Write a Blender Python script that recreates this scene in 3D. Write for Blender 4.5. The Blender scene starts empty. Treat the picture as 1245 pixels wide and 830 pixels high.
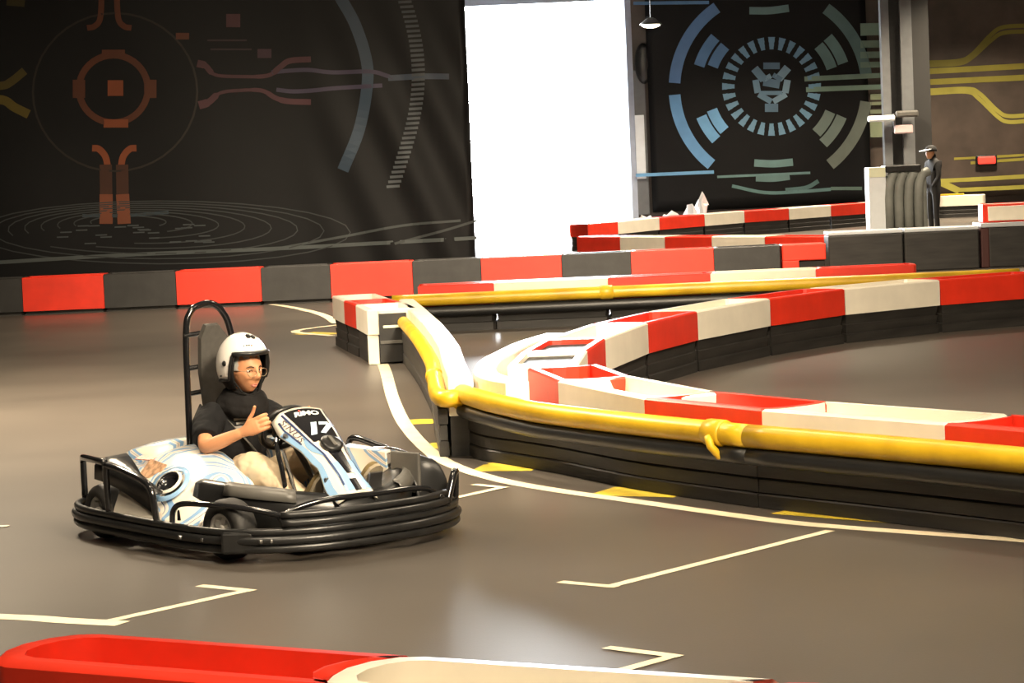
import bpy, bmesh, math, random
from mathutils import Vector, Matrix, Quaternion
from mathutils.bvhtree import BVHTree
from math import sin, cos, pi, radians as R, sqrt, exp
random.seed(4)
S = bpy.context.scene
COL = S.collection

# ------------------------------------------------------------------ camera, sky, lights, exposure
cam_d = bpy.data.cameras.new('camera'); cam = bpy.data.objects.new('camera', cam_d); COL.objects.link(cam)
cam_d.sensor_width = 36; cam_d.lens = 3078 / 1245 * 36; cam_d.clip_end = 400
PITCH, ROLL = .0734, .0432
_f = Vector((0, cos(PITCH), -sin(PITCH))); _r = Vector((1, 0, 0)); _u = _r.cross(_f)
_r2 = cos(ROLL) * _r - sin(ROLL) * _u; _u2 = sin(ROLL) * _r + cos(ROLL) * _u
cam.matrix_world = Matrix(((_r2.x, _u2.x, -_f.x, 0), (_r2.y, _u2.y, -_f.y, 0), (_r2.z, _u2.z, -_f.z, 1.84), (0, 0, 0, 1)))
S.camera = cam
W = bpy.data.worlds.new('sky'); S.world = W; W.use_nodes = True
W.node_tree.nodes['Background'].inputs[0].default_value = (.93, .97, 1, 1)
W.node_tree.nodes['Background'].inputs[1].default_value = 60.0
S.view_settings.view_transform = 'Standard'; S.view_settings.look = 'None'
S.view_settings.exposure = .66; S.view_settings.gamma = 1; S.view_settings.use_curve_mapping = False
S.cycles.use_denoising = True

def hall_or_fill_lamp(x, y, z, power, size=1.2, col=(1, .83, .60), aim=None, spread=125):
    l = bpy.data.lights.new('hall_or_fill_lamp', 'AREA'); l.shape = 'DISK'; l.size = size; l.energy = power; l.color = col; l.spread = R(spread)
    o = bpy.data.objects.new('hall_or_fill_lamp', l); COL.objects.link(o); o.location = (x, y, z)
    if aim: o.rotation_euler = (Vector(aim) - Vector((x, y, z))).to_track_quat('-Z', 'Y').to_euler()
    return o
for lx, ly, lz, lw in ((-4.8, 19.0, 6.0, 900), (-1.0, 17.5, 6.0, 120), (3.0, 15.0, 6.0, 110), (-1.8, 10.0, 6.0, 90), (2.6, 9.5, 6.0, 70), (-4.0, 23.0, 6.0, 80), (3.0, 23.0, 6.0, 40),
                       (-2.0, 31.0, 6.0, 260), (3.5, 31.0, 6.0, 420), (3.0, 38.0, 6.0, 380), (8.0, 38.0, 6.0, 280), (4.0, 46.0, 6.0, 330), (9.0, 47.0, 6.0, 330), (6.0, 55.0, 6.0, 420), (11.0, 55.5, 6.0, 420)):
    hall_or_fill_lamp(lx, ly, lz, lw)
hall_or_fill_lamp(2.6, 6.0, 5.0, 125, 1.6, aim=(-1.0, 12.4, .6), spread=70); hall_or_fill_lamp(-.4, 4.2, 5.0, 110, 1.0, aim=(-.4, 6.6, 0))  # second lamp is unseen, added to brighten the foreground block
hall_or_fill_lamp(1.6, 12.0, 4.6, 430, 1.0, aim=(2.6, 22.5, .3))  # unseen lamp added to light the camera side of the far arm
hall_or_fill_lamp(-3.0, 21.0, 4.6, 40, 1.0, aim=(-4.0, 33.0, 0), spread=45); hall_or_fill_lamp(1.8, 20.0, 4.6, 45, 1.0, aim=(1.2, 33.0, 0), spread=45)  # unseen lamps added to lift the red blocks of the wall row
dl = bpy.data.lights.new('door_daylight', 'AREA'); dl.shape = 'RECTANGLE'; dl.size = 4.2; dl.size_y = 5.3
dl.cycles.is_portal = True
do = bpy.data.objects.new('door_daylight', dl); COL.objects.link(do); do.location = (.8, 60.2, 2.7); do.rotation_euler = (-R(90), 0, 0)

# ------------------------------------------------------------------ materials
def mat(name, c, rough=.5, metal=0, var=.0, scale=6, bump=0, bscale=60, coat=0, spec=.5, c2=None, detail=4, stretch=None):
    m = bpy.data.materials.new(name); m.use_nodes = True
    nt = m.node_tree; b = nt.nodes['Principled BSDF']
    b.inputs['Base Color'].default_value = (*c, 1); b.inputs['Roughness'].default_value = rough
    b.inputs['Metallic'].default_value = metal; b.inputs['Coat Weight'].default_value = coat
    b.inputs['Specular IOR Level'].default_value = spec
    tc = nt.nodes.new('ShaderNodeTexCoord'); src = tc.outputs['Object']
    if stretch:
        mp = nt.nodes.new('ShaderNodeMapping'); mp.inputs['Scale'].default_value = stretch
        nt.links.new(src, mp.inputs[0]); src = mp.outputs[0]
    n = nt.nodes.new('ShaderNodeTexNoise'); n.inputs['Scale'].default_value = scale; n.inputs['Detail'].default_value = detail
    nt.links.new(src, n.inputs['Vector'])
    r = nt.nodes.new('ShaderNodeValToRGB')
    v = max(var, .02)
    a = tuple(max(0, x * (1 - v)) for x in c); z = c2 or tuple(min(1, x * (1 + v)) for x in c)
    r.color_ramp.elements[0].color = (*a, 1); r.color_ramp.elements[1].color = (*z, 1)
    r.color_ramp.elements[0].position = .3; r.color_ramp.elements[1].position = .72
    nt.links.new(n.outputs['Fac'], r.inputs[0]); nt.links.new(r.outputs[0], b.inputs['Base Color'])
    if bump:
        n2 = nt.nodes.new('ShaderNodeTexNoise'); n2.inputs['Scale'].default_value = bscale; n2.inputs['Detail'].default_value = 3
        nt.links.new(src, n2.inputs['Vector'])
        bp = nt.nodes.new('ShaderNodeBump'); bp.inputs['Strength'].default_value = bump; bp.inputs['Distance'].default_value = .01
        nt.links.new(n2.outputs['Fac'], bp.inputs['Height']); nt.links.new(bp.outputs[0], b.inputs['Normal'])
    return m
M = dict(
    floor=mat('polished_asphalt', (.078, .066, .055), .36, var=.16, scale=.7, bump=.05, bscale=90, detail=8, spec=.5),
    outside=mat('pale_concrete', (.7, .7, .68), .8, var=.08),
    wall=mat('dark_wall_paint', (.022, .021, .02), .6, var=.2, scale=1),
    brown=mat('brown_wall_paint', (.080, .058, .046), .5, var=.3, scale=1.5),
    ceil=mat('grey_ceiling', (.10, .10, .10), .9),
    vinyl=mat('dark_banner_vinyl', (.007, .007, .0075), .5, var=.25, scale=.6, bump=.05, bscale=5, spec=.14),
    line=mat('white_floor_paint', (.72, .62, .44), .5, var=.12, scale=5),
    yline=mat('yellow_floor_paint', (.62, .47, .04), .5, var=.2, scale=6),
    red=mat('red_plastic', (.72, .035, .014), .36, var=.10, scale=4, bump=.04, bscale=30),
    white=mat('white_plastic', (.80, .74, .62), .34, var=.06, scale=4, bump=.04, bscale=30),
    black=mat('black_plastic', (.020, .019, .018), .45, var=.3, scale=5, bump=.08, bscale=25),
    rubber=mat('black_rubber', (.021, .019, .017), .6, var=.45, scale=2.0, bump=.12, bscale=18, stretch=(1, 1, 9)),
    yellow=mat('yellow_pipe_plastic', (.64, .38, .012), .36, var=.22, scale=3, c2=(.76, .48, .02)),
    bpipe=mat('black_pipe_plastic', (.014, .014, .014), .4, var=.2),
    kblack=mat('kart_black_plastic', (.012, .012, .012), .33, var=.3, scale=12),
    gblack=mat('gloss_black_steel', (.010, .010, .011), .16, var=.1, coat=.4),
    kgrey=mat('grey_plastic', (.10, .095, .085), .4, var=.2),
    kwhite=mat('kart_white_panel', (.82, .76, .66), .22, var=.03, coat=.3),
    kblue=mat('kart_light_blue_print', (.27, .45, .68), .22, var=.06, coat=.3),
    knavy=mat('kart_navy_print', (.05, .07, .16), .25, coat=.3),
    kprint=mat('kart_black_print', (.010, .010, .012), .2, coat=.3),
    korange=mat('kart_orange_print', (.75, .35, .15), .3),
    flank=mat('dark_flank_print', (.10, .07, .09), .3),
    print_grey=mat('pale_shirt_print', (.28, .27, .25), .7),
    lettering=mat('white_lettering', (.85, .85, .85), .3),
    sblue=mat('number_light_blue', (.55, .70, .88), .3),
    chrome=mat('bright_steel', (.75, .74, .72), .2, metal=1),
    steel=mat('dull_steel', (.35, .34, .33), .35, metal=1),
    alloy=mat('cast_alloy', (.52, .50, .46), .4, metal=.35),
    tyre=mat('tyre_rubber', (.016, .015, .014), .6, var=.3, scale=20, bump=.1, bscale=60),
    seat=mat('seat_shell', (.014, .014, .014), .5),
    pad=mat('grey_pad_vinyl', (.060, .056, .050), .55, var=.15, scale=30),
    skin=mat('skin', (.70, .33, .165), .48, var=.06, scale=14, spec=.4),
    lip=mat('lips', (.60, .20, .15), .4),
    shirt=mat('black_cotton', (.012, .012, .013), .85, var=.25, scale=10, bump=.3, bscale=9, spec=.2),
    scarf=mat('black_neck_padding', (.014, .013, .013), .9, var=.2, bump=.4, bscale=12, spec=.2),
    trousers=mat('beige_cotton', (.66, .53, .36), .85, var=.08, scale=8, bump=.35, bscale=8, spec=.2),
    shoe=mat('olive_suede', (.17, .12, .045), .85, var=.25, scale=40, bump=.2, bscale=80),
    sole=mat('shoe_sole', (.30, .25, .17), .8),
    helmet=mat('white_helmet_shell', (.86, .82, .77), .18, var=.03, coat=.5),
    hnet=mat('pale_head_sock', (.55, .55, .52), .85, var=.1, scale=40),
    hair=mat('dark_hair', (.03, .02, .015), .6),
    eyew=mat('eye_white', (.75, .72, .68), .3), iris=mat('dark_iris', (.03, .018, .01), .2),
    wire=mat('thin_gold_wire', (.45, .36, .24), .3, metal=.8),
    grey=mat('grey_cover', (.24, .25, .23), .55, var=.2, scale=3, bump=.3, bscale=5),
    lgrey=mat('mid_grey_paint', (.13, .135, .14), .5, var=.08),
    pale=mat('pale_panel', (.80, .84, .88), .4, var=.04),
    cream=mat('cream_label', (.80, .82, .60), .5),
    jamb=mat('door_frame_paint', (.50, .56, .70), .45, var=.06),
    dark=mat('dark_clothing', (.018, .017, .017), .8, var=.3, scale=8),
    bag=mat('white_sheet', (.85, .86, .88), .5, bump=.2, bscale=8),
    silver=mat('silver_top_tone', (.65, .68, .72), .35, metal=.5),
)
def glass_mat(name):
    m = bpy.data.materials.new(name); m.use_nodes = True; nt = m.node_tree
    nt.nodes.remove(nt.nodes['Principled BSDF'])
    g = nt.nodes.new('ShaderNodeBsdfGlossy'); g.inputs['Roughness'].default_value = .05
    t = nt.nodes.new('ShaderNodeBsdfTransparent'); x = nt.nodes.new('ShaderNodeMixShader')
    f = nt.nodes.new('ShaderNodeFresnel'); f.inputs[0].default_value = 1.35
    nt.links.new(f.outputs[0], x.inputs[0]); nt.links.new(t.outputs[0], x.inputs[1]); nt.links.new(g.outputs[0], x.inputs[2])
    nt.links.new(x.outputs[0], nt.nodes['Material Output'].inputs[0]); return m
M['lens'] = glass_mat('spectacle_lens')
def emit_mat(name, c, s):
    m = bpy.data.materials.new(name); m.use_nodes = True
    b = m.node_tree.nodes['Principled BSDF']; b.inputs['Emission Color'].default_value = (*c, 1)
    b.inputs['Emission Strength'].default_value = s; b.inputs['Base Color'].default_value = (*c, 1); return m
M['bulb'] = emit_mat('lamp_glow', (1, .86, .6), 5); M['redled'] = emit_mat('red_lamp_glow', (.9, .06, .04), .5)
_ink = {}
def ink(c):
    k = tuple(round(x, 3) for x in c)
    if k not in _ink: _ink[k] = mat('banner_ink', c, .5, var=.12, scale=2, spec=.2)
    return _ink[k]

# ------------------------------------------------------------------ helpers
def link(name, me, m, parent=None, smooth=False):
    o = bpy.data.objects.new(name, me); COL.objects.link(o)
    for x in (m if isinstance(m, (list, tuple)) else [m]): me.materials.append(M[x] if isinstance(x, str) else x)
    if parent: o.parent = parent
    if smooth:
        for p in me.polygons: p.use_smooth = True
    return o
def obj(name, bm, m, parent=None, smooth=False, loc=None):
    me = bpy.data.meshes.new(name); bmesh.ops.recalc_face_normals(bm, faces=bm.faces); bm.to_mesh(me); bm.free()
    o = link(name, me, m, parent, smooth)
    if loc: o.location = loc
    return o
def tag(o, label=None, cat=None, group=None, kind=None):
    for k, v in (('label', label), ('category', cat), ('group', group), ('kind', kind)):
        if v: o[k] = v
    return o
def thing(name, label, cat, loc=(0, 0, 0), rz=0, group=None):
    o = bpy.data.objects.new(name, None); COL.objects.link(o); o.location = loc; o.rotation_euler = (0, 0, rz); o.empty_display_size = .2
    return tag(o, label, cat, group)
def box(bm, c, s, rot=None, bev=0, seg=2):
    r = bmesh.ops.create_cube(bm, size=1)['verts']
    mt = Matrix.Translation(c) @ (rot.to_4x4() if rot else Matrix()) @ Matrix.Diagonal((*s, 1))
    bmesh.ops.transform(bm, matrix=mt, verts=r)
    if bev:
        es = list({e for v in r for e in v.link_edges})
        bmesh.ops.bevel(bm, geom=es, offset=bev, segments=seg, affect='EDGES', profile=.5)
    return bm
def bx(c, s, rot=None, bev=0, seg=2): return box(bmesh.new(), c, s, rot, bev, seg)
def catmull(P, n=6, closed=False):
    P = [Vector(p) for p in P]; out = []; N = len(P)
    for i in range(N if closed else N - 1):
        if closed: a, b, c, d = P[i - 1], P[i], P[(i + 1) % N], P[(i + 2) % N]
        else: b, c = P[i], P[i + 1]; a = P[i - 1] if i else 2 * b - c; d = P[i + 2] if i + 2 < N else 2 * c - b
        for k in range(n):
            t = k / n
            out.append(.5 * ((2 * b) + (c - a) * t + (2 * a - 5 * b + 4 * c - d) * t * t + (3 * b - a - 3 * c + d) * t ** 3))
    if not closed: out.append(P[-1])
    return out
def tube(bm, P, r, seg=10, closed=False, flat=1.0):
    P = [Vector(p) for p in P]; N = len(P); rings = []
    up = Vector((0, 0, 1)); t0 = None
    for i, p in enumerate(P):
        if closed: t = (P[(i + 1) % N] - P[i - 1]).normalized()
        else: t = (P[min(i + 1, N - 1)] - P[max(i - 1, 0)]).normalized()
        if t0 is None:
            x = up.cross(t)
            if x.length < .05: x = Vector((1, 0, 0))
            x = (x - t * x.dot(t)).normalized()
        else:
            x = (t0.rotation_difference(t) @ x); x = (x - t * x.dot(t)).normalized()
        t0 = t; y = t.cross(x); rr = r[i] if isinstance(r, (list, tuple)) else r
        rings.append([bm.verts.new(p + x * (cos(2 * pi * k / seg) * rr) + y * (sin(2 * pi * k / seg) * rr * flat)) for k in range(seg)])
    for i in range(N if closed else N - 1):
        a, b = rings[i], rings[(i + 1) % N]
        for k in range(seg):
            try: bm.faces.new((a[k], a[(k + 1) % seg], b[(k + 1) % seg], b[k]))
            except ValueError: pass
    if not closed: bm.faces.new(rings[0][::-1]); bm.faces.new(rings[-1])
    return bm
def tb(P, r, seg=10, closed=False, flat=1.0): return tube(bmesh.new(), P, r, seg, closed, flat)
def lathe(bm, prof, mt=Matrix(), seg=24, caps=True):
    rings = [[bm.verts.new(mt @ Vector((r * cos(2 * pi * k / seg), r * sin(2 * pi * k / seg), z))) for k in range(seg)] for r, z in prof]
    for a, b in zip(rings, rings[1:]):
        for k in range(seg): bm.faces.new((a[k], a[(k + 1) % seg], b[(k + 1) % seg], b[k]))
    if caps: bm.faces.new(rings[0][::-1]); bm.faces.new(rings[-1])
    return bm
def loft(bm, rings, closed=True, caps=True):
    V = [[bm.verts.new(p) for p in r] for r in rings]
    n = len(V[0])
    for a, b in zip(V, V[1:]):
        for k in range(n if closed else n - 1):
            bm.faces.new((a[k], a[(k + 1) % n], b[(k + 1) % n], b[k]))
    if caps and closed: bm.faces.new(V[0][::-1]); bm.faces.new(V[-1])
    return V
def solid(o, t, off=-1):
    md = o.modifiers.new('thickness', 'SOLIDIFY'); md.thickness = t; md.offset = off; return o
def subs(o, n=1):
    md = o.modifiers.new('smooth', 'SUBSURF'); md.levels = n; md.render_levels = n; return o
def baked(o):
    dg = bpy.context.evaluated_depsgraph_get(); dg.update()
    me = bpy.data.meshes.new_from_object(o.evaluated_get(dg)); o.modifiers.clear(); old = o.data; o.data = me
    bpy.data.meshes.remove(old); return o
ORD = ['first', 'second', 'third', 'fourth', 'fifth', 'sixth', 'seventh', 'eighth', 'ninth', 'tenth', 'eleventh', 'twelfth', 'thirteenth', 'fourteenth', 'fifteenth', 'sixteenth']

# ------------------------------------------------------------------ hall
def structure(name, bm, m, **k): return tag(obj(name, bm, m, **k), kind='structure')
fl = bmesh.new(); loft(fl, [[(-14, -5, 0), (18, -5, 0)], [(-14, 60.3, 0), (18, 60.3, 0)]], closed=False)
floor = structure('floor', fl, 'floor')
structure('trim_1', bx((0, 90.4, -.06), (120, 60, .1)), 'outside')['label'] = 'sunlit concrete yard outside the loading door'
structure('ceiling', bx((2, 27.6, 7.1), (32.4, 65.6, .2)), 'ceil')
structure('wall_left', bx((-14.1, 27.6, 3.5), (.2, 65.6, 7)), 'wall')
structure('wall_right', bx((18.1, 27.6, 3.5), (.2, 65.6, 7)), 'brown')
structure('wall_front', bx((2, -5.1, 3.5), (32, .2, 7)), 'wall')
DX0, DX1, DZ = -1.35, 2.82, 5.36
wb = bmesh.new()
box(wb, ((-14 + DX0) / 2, 60.15, 3.5), (14 + DX0, .3, 7)); box(wb, ((18 + DX1) / 2, 60.15, 3.5), (18 - DX1, .3, 7))
box(wb, ((DX0 + DX1) / 2, 60.15, (7 + DZ) / 2), (DX1 - DX0, .3, 7 - DZ)); structure('wall_back', wb, 'brown')
pb = bx((-7.25, 36.3, 3.5), (13.5, .2, 7)); structure('wall_back_left', pb, 'wall')
door = structure('door_1', bx((DX1 + .15, 59.85, DZ / 2), (.21, .21, DZ), Matrix.Rotation(R(45), 3, 'Z')), 'jamb')
obj('frame_head', bx(((DX0 + DX1) / 2, 59.93, DZ + .1), (DX1 - DX0 + .4, .18, .2)), 'jamb', door)
obj('frame_post', bx((DX0 - .1, 59.93, DZ / 2), (.2, .18, DZ)), 'jamb', door)
obj('guide_rail', bx((DX1 + .42, 59.9, 2.0), (.30, .10, 3.4), bev=.02), 'lgrey', door)
obj('rail_panel', bx((DX1 + .40, 59.82, 1.9), (.22, .05, 1.5), bev=.01), 'pale', door)
obj('roller_cap', lathe(bmesh.new(), [(.05, 0), (.28, .0), (.30, .04), (.22, .09), (.05, .1)], Matrix.Translation((DX1 + .55, 59.85, 3.85)) @ Matrix.Rotation(R(90), 4, 'X') @ Matrix.Diagonal((.7, 1.6, 1, 1))), 'kblack', door, True)

# painted lines on the floor
def strip(P, w, z=.002, n=6, smooth=True):
    Q = catmull([(x, y, z) for x, y in P], n) if smooth and len(P) > 2 else [Vector((x, y, z)) for x, y in P]
    bm = bmesh.new(); a = []
    for i, p in enumerate(Q):
        t = (Q[min(i + 1, len(Q) - 1)] - Q[max(i - 1, 0)]).normalized(); nrm = Vector((-t.y, t.x, 0)) * w / 2
        a.append((p - nrm, p + nrm))
    loft(bm, a, closed=False); return bm
_lz = 0
def paint(P, w, m='line', smooth=True):
    global _lz; _lz += .0003
    o = obj('painted_line', strip(P, w, .0015 + _lz if m == 'line' else .001 + _lz * .1, smooth=smooth), m, floor)
    for f in o.data.polygons:
        if f.normal.z < 0: f.flip()
    return o
paint([(-1.22, 23.4), (-1.11, 22.0), (-.93, 19.4), (-.74, 17.3), (-.47, 15.45), (-.14, 14.4), (.22, 13.75), (.56, 13.27), (1.1, 12.50), (1.47, 12.06), (2.31, 11.34), (3.1, 10.6)], .10)
paint([(-3.2, 10.9), (-2.2, 10.53), (-1.9, 10.37), (-1.64, 10.24)], .11)
for P in ([(-1.72, 10.3), (-1.19, 10.93)], [(-1.43, 11.10), (-1.17, 10.90)], [(.16, 10.79), (.40, 10.6)], [(.36, 10.61), (1.47, 11.9)],
          [(.30, 9.30), (.56, 9.07)], [(.54, 9.09), (.27, 8.8)], [(-.42, 13.52), (-.09, 13.97)], [(-.25, 14.15), (-.07, 13.95)], [(-2.95, 13.3), (-2.70, 13.27)]):
    paint(P, .055, smooth=False)
paint([(-4.4, 35.5), (-3.6, 34.5), (-2.89, 32.85), (-2.3, 30.8), (-2.0, 29)], .11)
paint([(-3.3, 35.2), (-2.4, 33.9), (-2.0, 32.6)], .1)
paint([(-1.85, 28.8), (-2.25, 28.3), (-2.37, 27.78), (-1.91, 26.9)], .1)
for P in ([(-2.28, 27.6), (-1.9, 27.2)], [(-.78, 17.72), (-.50, 17.70)], [(-.58, 16.2), (-.22, 16.12)], [(-.24, 14.92), (.12, 14.83)], [(-.3, 16.5), (-.14, 16.27)], [(-.05, 15.2), (.14, 14.85)],
          [(.45, 13.66), (.89, 13.42)], [(1.36, 12.66), (1.90, 12.16)]):
    paint(P, .32, 'yline', smooth=False)

# ------------------------------------------------------------------ printed banners
KX, SR, CR = 3078.0, sin(ROLL), cos(ROLL)
def wallpt(Y, x, y):                        # artwork units -> metres on the banner plane at depth Y (its drawing grid is 1245 x 830)
    dx, dy = x - 622.5, 415 - y
    a, u = CR * dx + SR * dy, -SR * dx + CR * dy
    t = Y / (KX * cos(PITCH) + u * sin(PITCH))
    return a * t, 1.84 + t * (u * cos(PITCH) - KX * sin(PITCH))
def foldL(x, z):                            # slanted drapes near the free edge of the left banner
    e = max(0, min(1, (x + 2.9) / 1.5)) * max(0, min(1, (4.6 - z) / 2.2))
    return -.036 * e * sin((x * 1.0 + z * .42) * 8) - .03 * e + .010 * sin(x * 2.1 + z * .7)
def foldR(x, z): return .006 * sin(x * 3 + z)
def banner(name, label, Y, x0, x1, z0, z1, fold, nx, nz, m='vinyl'):
    t = thing(name, label, 'banner', ((x0 + x1) / 2, Y, z0))
    bm = bmesh.new()
    loft(bm, [[(x0 + (x1 - x0) * i / nx - (x0 + x1) / 2, fold(x0 + (x1 - x0) * i / nx, z0 + (z1 - z0) * j / nz), (z1 - z0) * j / nz) for i in range(nx + 1)] for j in range(nz + 1)], closed=False)
    o = obj('vinyl_sheet', bm, m, t, True); solid(o, .006, 1)
    obj('hanging_pole', tb([(x0 - (x0 + x1) / 2, .04, z1 - z0 - .03), (x1 - (x0 + x1) / 2, .04, z1 - z0 - .03)], .03), 'steel', t)
    return t, (x0 + x1) / 2, Y, z0, fold
def art(B, name, P, w, c, closed=False, n=6, smooth=True):     # a printed stroke following the sheet
    t, cx, Y, z0, fold = B
    Q = [Vector((*p, 0)) for p in P]
    if smooth and len(Q) > 2: Q = catmull(Q, n, closed)
    elif len(Q) == 2: Q = [Q[0].lerp(Q[1], i / 6) for i in range(7)]
    bm = bmesh.new(); rows = []
    N = len(Q)
    for i, p in enumerate(Q):
        d = ((Q[(i + 1) % N] - Q[i - 1]) if closed else (Q[min(i + 1, N - 1)] - Q[max(i - 1, 0)])).normalized()
        k = (w[min(len(w) - 1, int(i * len(w) / N))] if isinstance(w, (list, tuple)) else w) / 2
        row = []
        for s in (-1, 1):
            q = p + Vector((-d.y, d.x, 0)) * k * s; x, z = wallpt(Y, q.x, q.y)
            row.append((x - cx, fold(x, z) - .008, z - z0))
        rows.append(row)
    if closed: rows.append(rows[0])
    loft(bm, rows, closed=False); obj(name, bm, ink(tuple(x * .7 for x in c) if Y < 50 else c), t)
def arcpts(cx, cy, rx, ry, a0, a1, n=10):
    return [(cx + rx * cos(R(a0 + (a1 - a0) * i / n)), cy + ry * sin(R(a0 + (a1 - a0) * i / n))) for i in range(n + 1)]
BL = banner('mural_banner', 'wide dark printed banner with orange emblem behind the red and black barrier row', 36.0, -13.6, -.46, .02, 6.6, foldL, 120, 50)
OR, OB, YE, PK, LI, BU, GB = (.13, .042, .02), (.30, .08, .03), (.10, .075, .014), (.10, .040, .048), (.075, .062, .105), (.055, .085, .125), (.10, .115, .115)
art(BL, 'printed_ring', arcpts(138, 108, 42, 41, 0, 351, 39), 8, OR, True, n=1)
for cx, cy, w, h in ((96, 108, 15, 22), (183, 108, 15, 22), (138, 65, 28, 9), (141, 150, 30, 10)): art(BL, 'printed_lug', [(cx, cy - h / 2), (cx, cy + h / 2)], w, OB if cy > 140 else OR)
art(BL, 'printed_dot', [(131, 107), (150, 107)], 19, OB)
for s in (-1, 1):
    art(BL, 'printed_claw', [(139 + s * 27, 180), (139 + s * 19, 181), (139 + s * 11, 190), (139 + s * 8, 203)], 8, OB)
    art(BL, 'printed_claw', [(133 + s * 27, 34), (133 + s * 18, 32), (133 + s * 11, 22), (133 + s * 9, -10)], 7, OR)
    art(BL, 'printed_leg', [(138.5 + s * 10, 200), (139 + s * 10, 236)], 15, (.075, .030, .018)); art(BL, 'printed_leg', [(139 + s * 10, 236), (140 + s * 11, 272)], 16, (.24, .075, .036))
art(BL, 'printed_halo', arcpts(140, 112, 100, 96, 0, 351, 39), 2.5, (.030, .024, .019), True, n=1)
art(BL, 'printed_claw', [(-20, 103), (3, 104), (14, 99), (30, 86)], 10, YE); art(BL, 'printed_claw', [(-20, 119), (5, 122), (17, 130), (35, 139)], 11, (.15, .11, .016))
art(BL, 'printed_claw', [(8, 2), (30, 4)], 9, (.05, .04, .012))
art(BL, 'printed_dot', [(214, 44), (230, 44)], 8, OR); art(BL, 'printed_dot', [(275, 25), (292, 25)], 16, PK); art(BL, 'printed_dot', [(313, 65), (330, 65)], 11, (.07, .035, .05))
for y, a, b in ((49, 252, 300), (60, 256, 306)): art(BL, 'printed_trace', [(a, y), (b, y)], 2, (.05, .03, .035))
art(BL, 'printed_trace', [(240, 77), (250, 80), (262, 91), (290, 93), (325, 92), (340, 82), (352, 74), (378, 72)], [9, 7, 4, 4, 5, 7, 7, 7], PK)
art(BL, 'printed_trace', [(242, 128), (254, 124), (268, 113), (290, 110), (318, 110), (335, 119), (350, 123), (378, 124)], [10, 8, 4, 4, 5, 6, 7, 7], PK)
art(BL, 'printed_trace', [(330, 88), (350, 86), (375, 85), (405, 88), (450, 87), (470, 92), (478, 95)], 5, LI)
art(BL, 'printed_trace', [(336, 109), (355, 111), (380, 110), (410, 107), (465, 104)], 5, LI)
art(BL, 'printed_trace', [(472, 95), (510, 93), (546, 93)], 7, (.07, .09, .125))
art(BL, 'printed_arc', [(412, -6), (432, 30), (446, 75), (446, 110), (436, 160), (417, 207)], 14, BU)
for i in range(40):
    t = i / 39; y = -4 + 230 * t; x = 490 + 24 * sin(pi * min(1, t * 1.0) ** .9) - 12 * t
    art(BL, 'printed_bar', [(x - 8, y + 1), (x + 8, y)], 3.2, (.07 + .05 * t, .08 + .055 * t, .09 + .055 * t))
for k in range(1, 9):
    art(BL, 'printed_ripple', arcpts(150 + k * 6, 268 + k * 1.8, 26 * k + 20, 4.4 * k + 3, -195, 195 if k > 6 else 15 + k * 20, 30), 1.4, (.05, .055, .056), n=1)
for k in range(26):
    x = 60 + random.random() * 200; y = 272 + random.random() * 26
    art(BL, 'printed_dash', [(x, y), (x + 14, y - .5)], 1.6, (.075, .085, .09))
art(BL, 'printed_glow', [(100, 262), (150, 262), (205, 258)], 4, (.045, .065, .08))
art(BL, 'printed_line', [(-20, 320), (60, 315), (170, 309), (337, 302), (450, 296), (580, 289)], 4.5, GB)
art(BL, 'printed_line', [(337, 302), (420, 287), (490, 274), (560, 268)], 3, (.075, .085, .085)); art(BL, 'printed_line', [(480, 296), (540, 280), (580, 268)], 3, (.065, .072, .072))

BR = banner('mural_banner', 'dark printed banner with blue toothed round emblem right of the loading door', 59.75, 3.45, 8.62, .35, 6.3, foldR, 30, 20)
B1, B2, B3, T1, T2 = (.13, .29, .52), (.16, .36, .60), (.10, .20, .36), (.13, .22, .22), (.17, .25, .20)
ex, ey = 938, 105
for i in range(28):
    a = 360 * i / 28; c = B3 if 90 < a < 270 else (.11, .2, .27)
    art(BR, 'printed_tooth', [(ex + 45 * cos(R(a)), ey + 45 * sin(R(a))), (ex + 60 * cos(R(a)), ey + 60 * sin(R(a)))], [5, 6, 7.5, 8.5], (.15, .28, .40))
for i, (dx, dy, l, w, an) in enumerate([(-15, -15, 18, 10, 50), (14, -16, 18, 10, -50), (0, -25, 20, 8, 0), (-18, 0, 16, 8, 80), (18, 0, 16, 8, 100), (0, -4, 20, 10, 10), (-8, 14, 18, 7, 30), (10, 14, 18, 7, -30), (0, 26, 16, 10, 0), (0, 8, 26, 5, 0), (-6, -10, 12, 6, -30), (7, -11, 12, 6, 30)]):
    ca, sa = cos(R(an)), sin(R(an)); art(BR, 'printed_emblem_piece', [(ex + dx - ca * l / 2, ey + dy - sa * l / 2), (ex + dx + ca * l / 2, ey + dy + sa * l / 2)], w, [(.13, .22, .30), (.18, .28, .36), (.10, .17, .24)][i % 3])
for a0, a1, c in ((183, 236, (.10, .19, .36)), (128, 176, B1), (305, 352, (.10, .17, .17)), (8, 52, (.13, .15, .13))): art(BR, 'printed_arc', arcpts(ex - 1, 107, 117, 118, a0, a1, 14), 14, c, n=2)
for r, a0, a1, c in ((92, 197, 222, B3), (76, 200, 222, B3), (92, 137, 158, B2), (77, 138, 160, B2), (92, 318, 341, T1), (77, 318, 342, T1), (92, 22, 47, (.15, .19, .17)), (77, 22, 45, (.15, .19, .17))): art(BR, 'printed_segment', arcpts(ex, 107, r, r, a0, a1, 6), 13, c, n=2)
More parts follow.
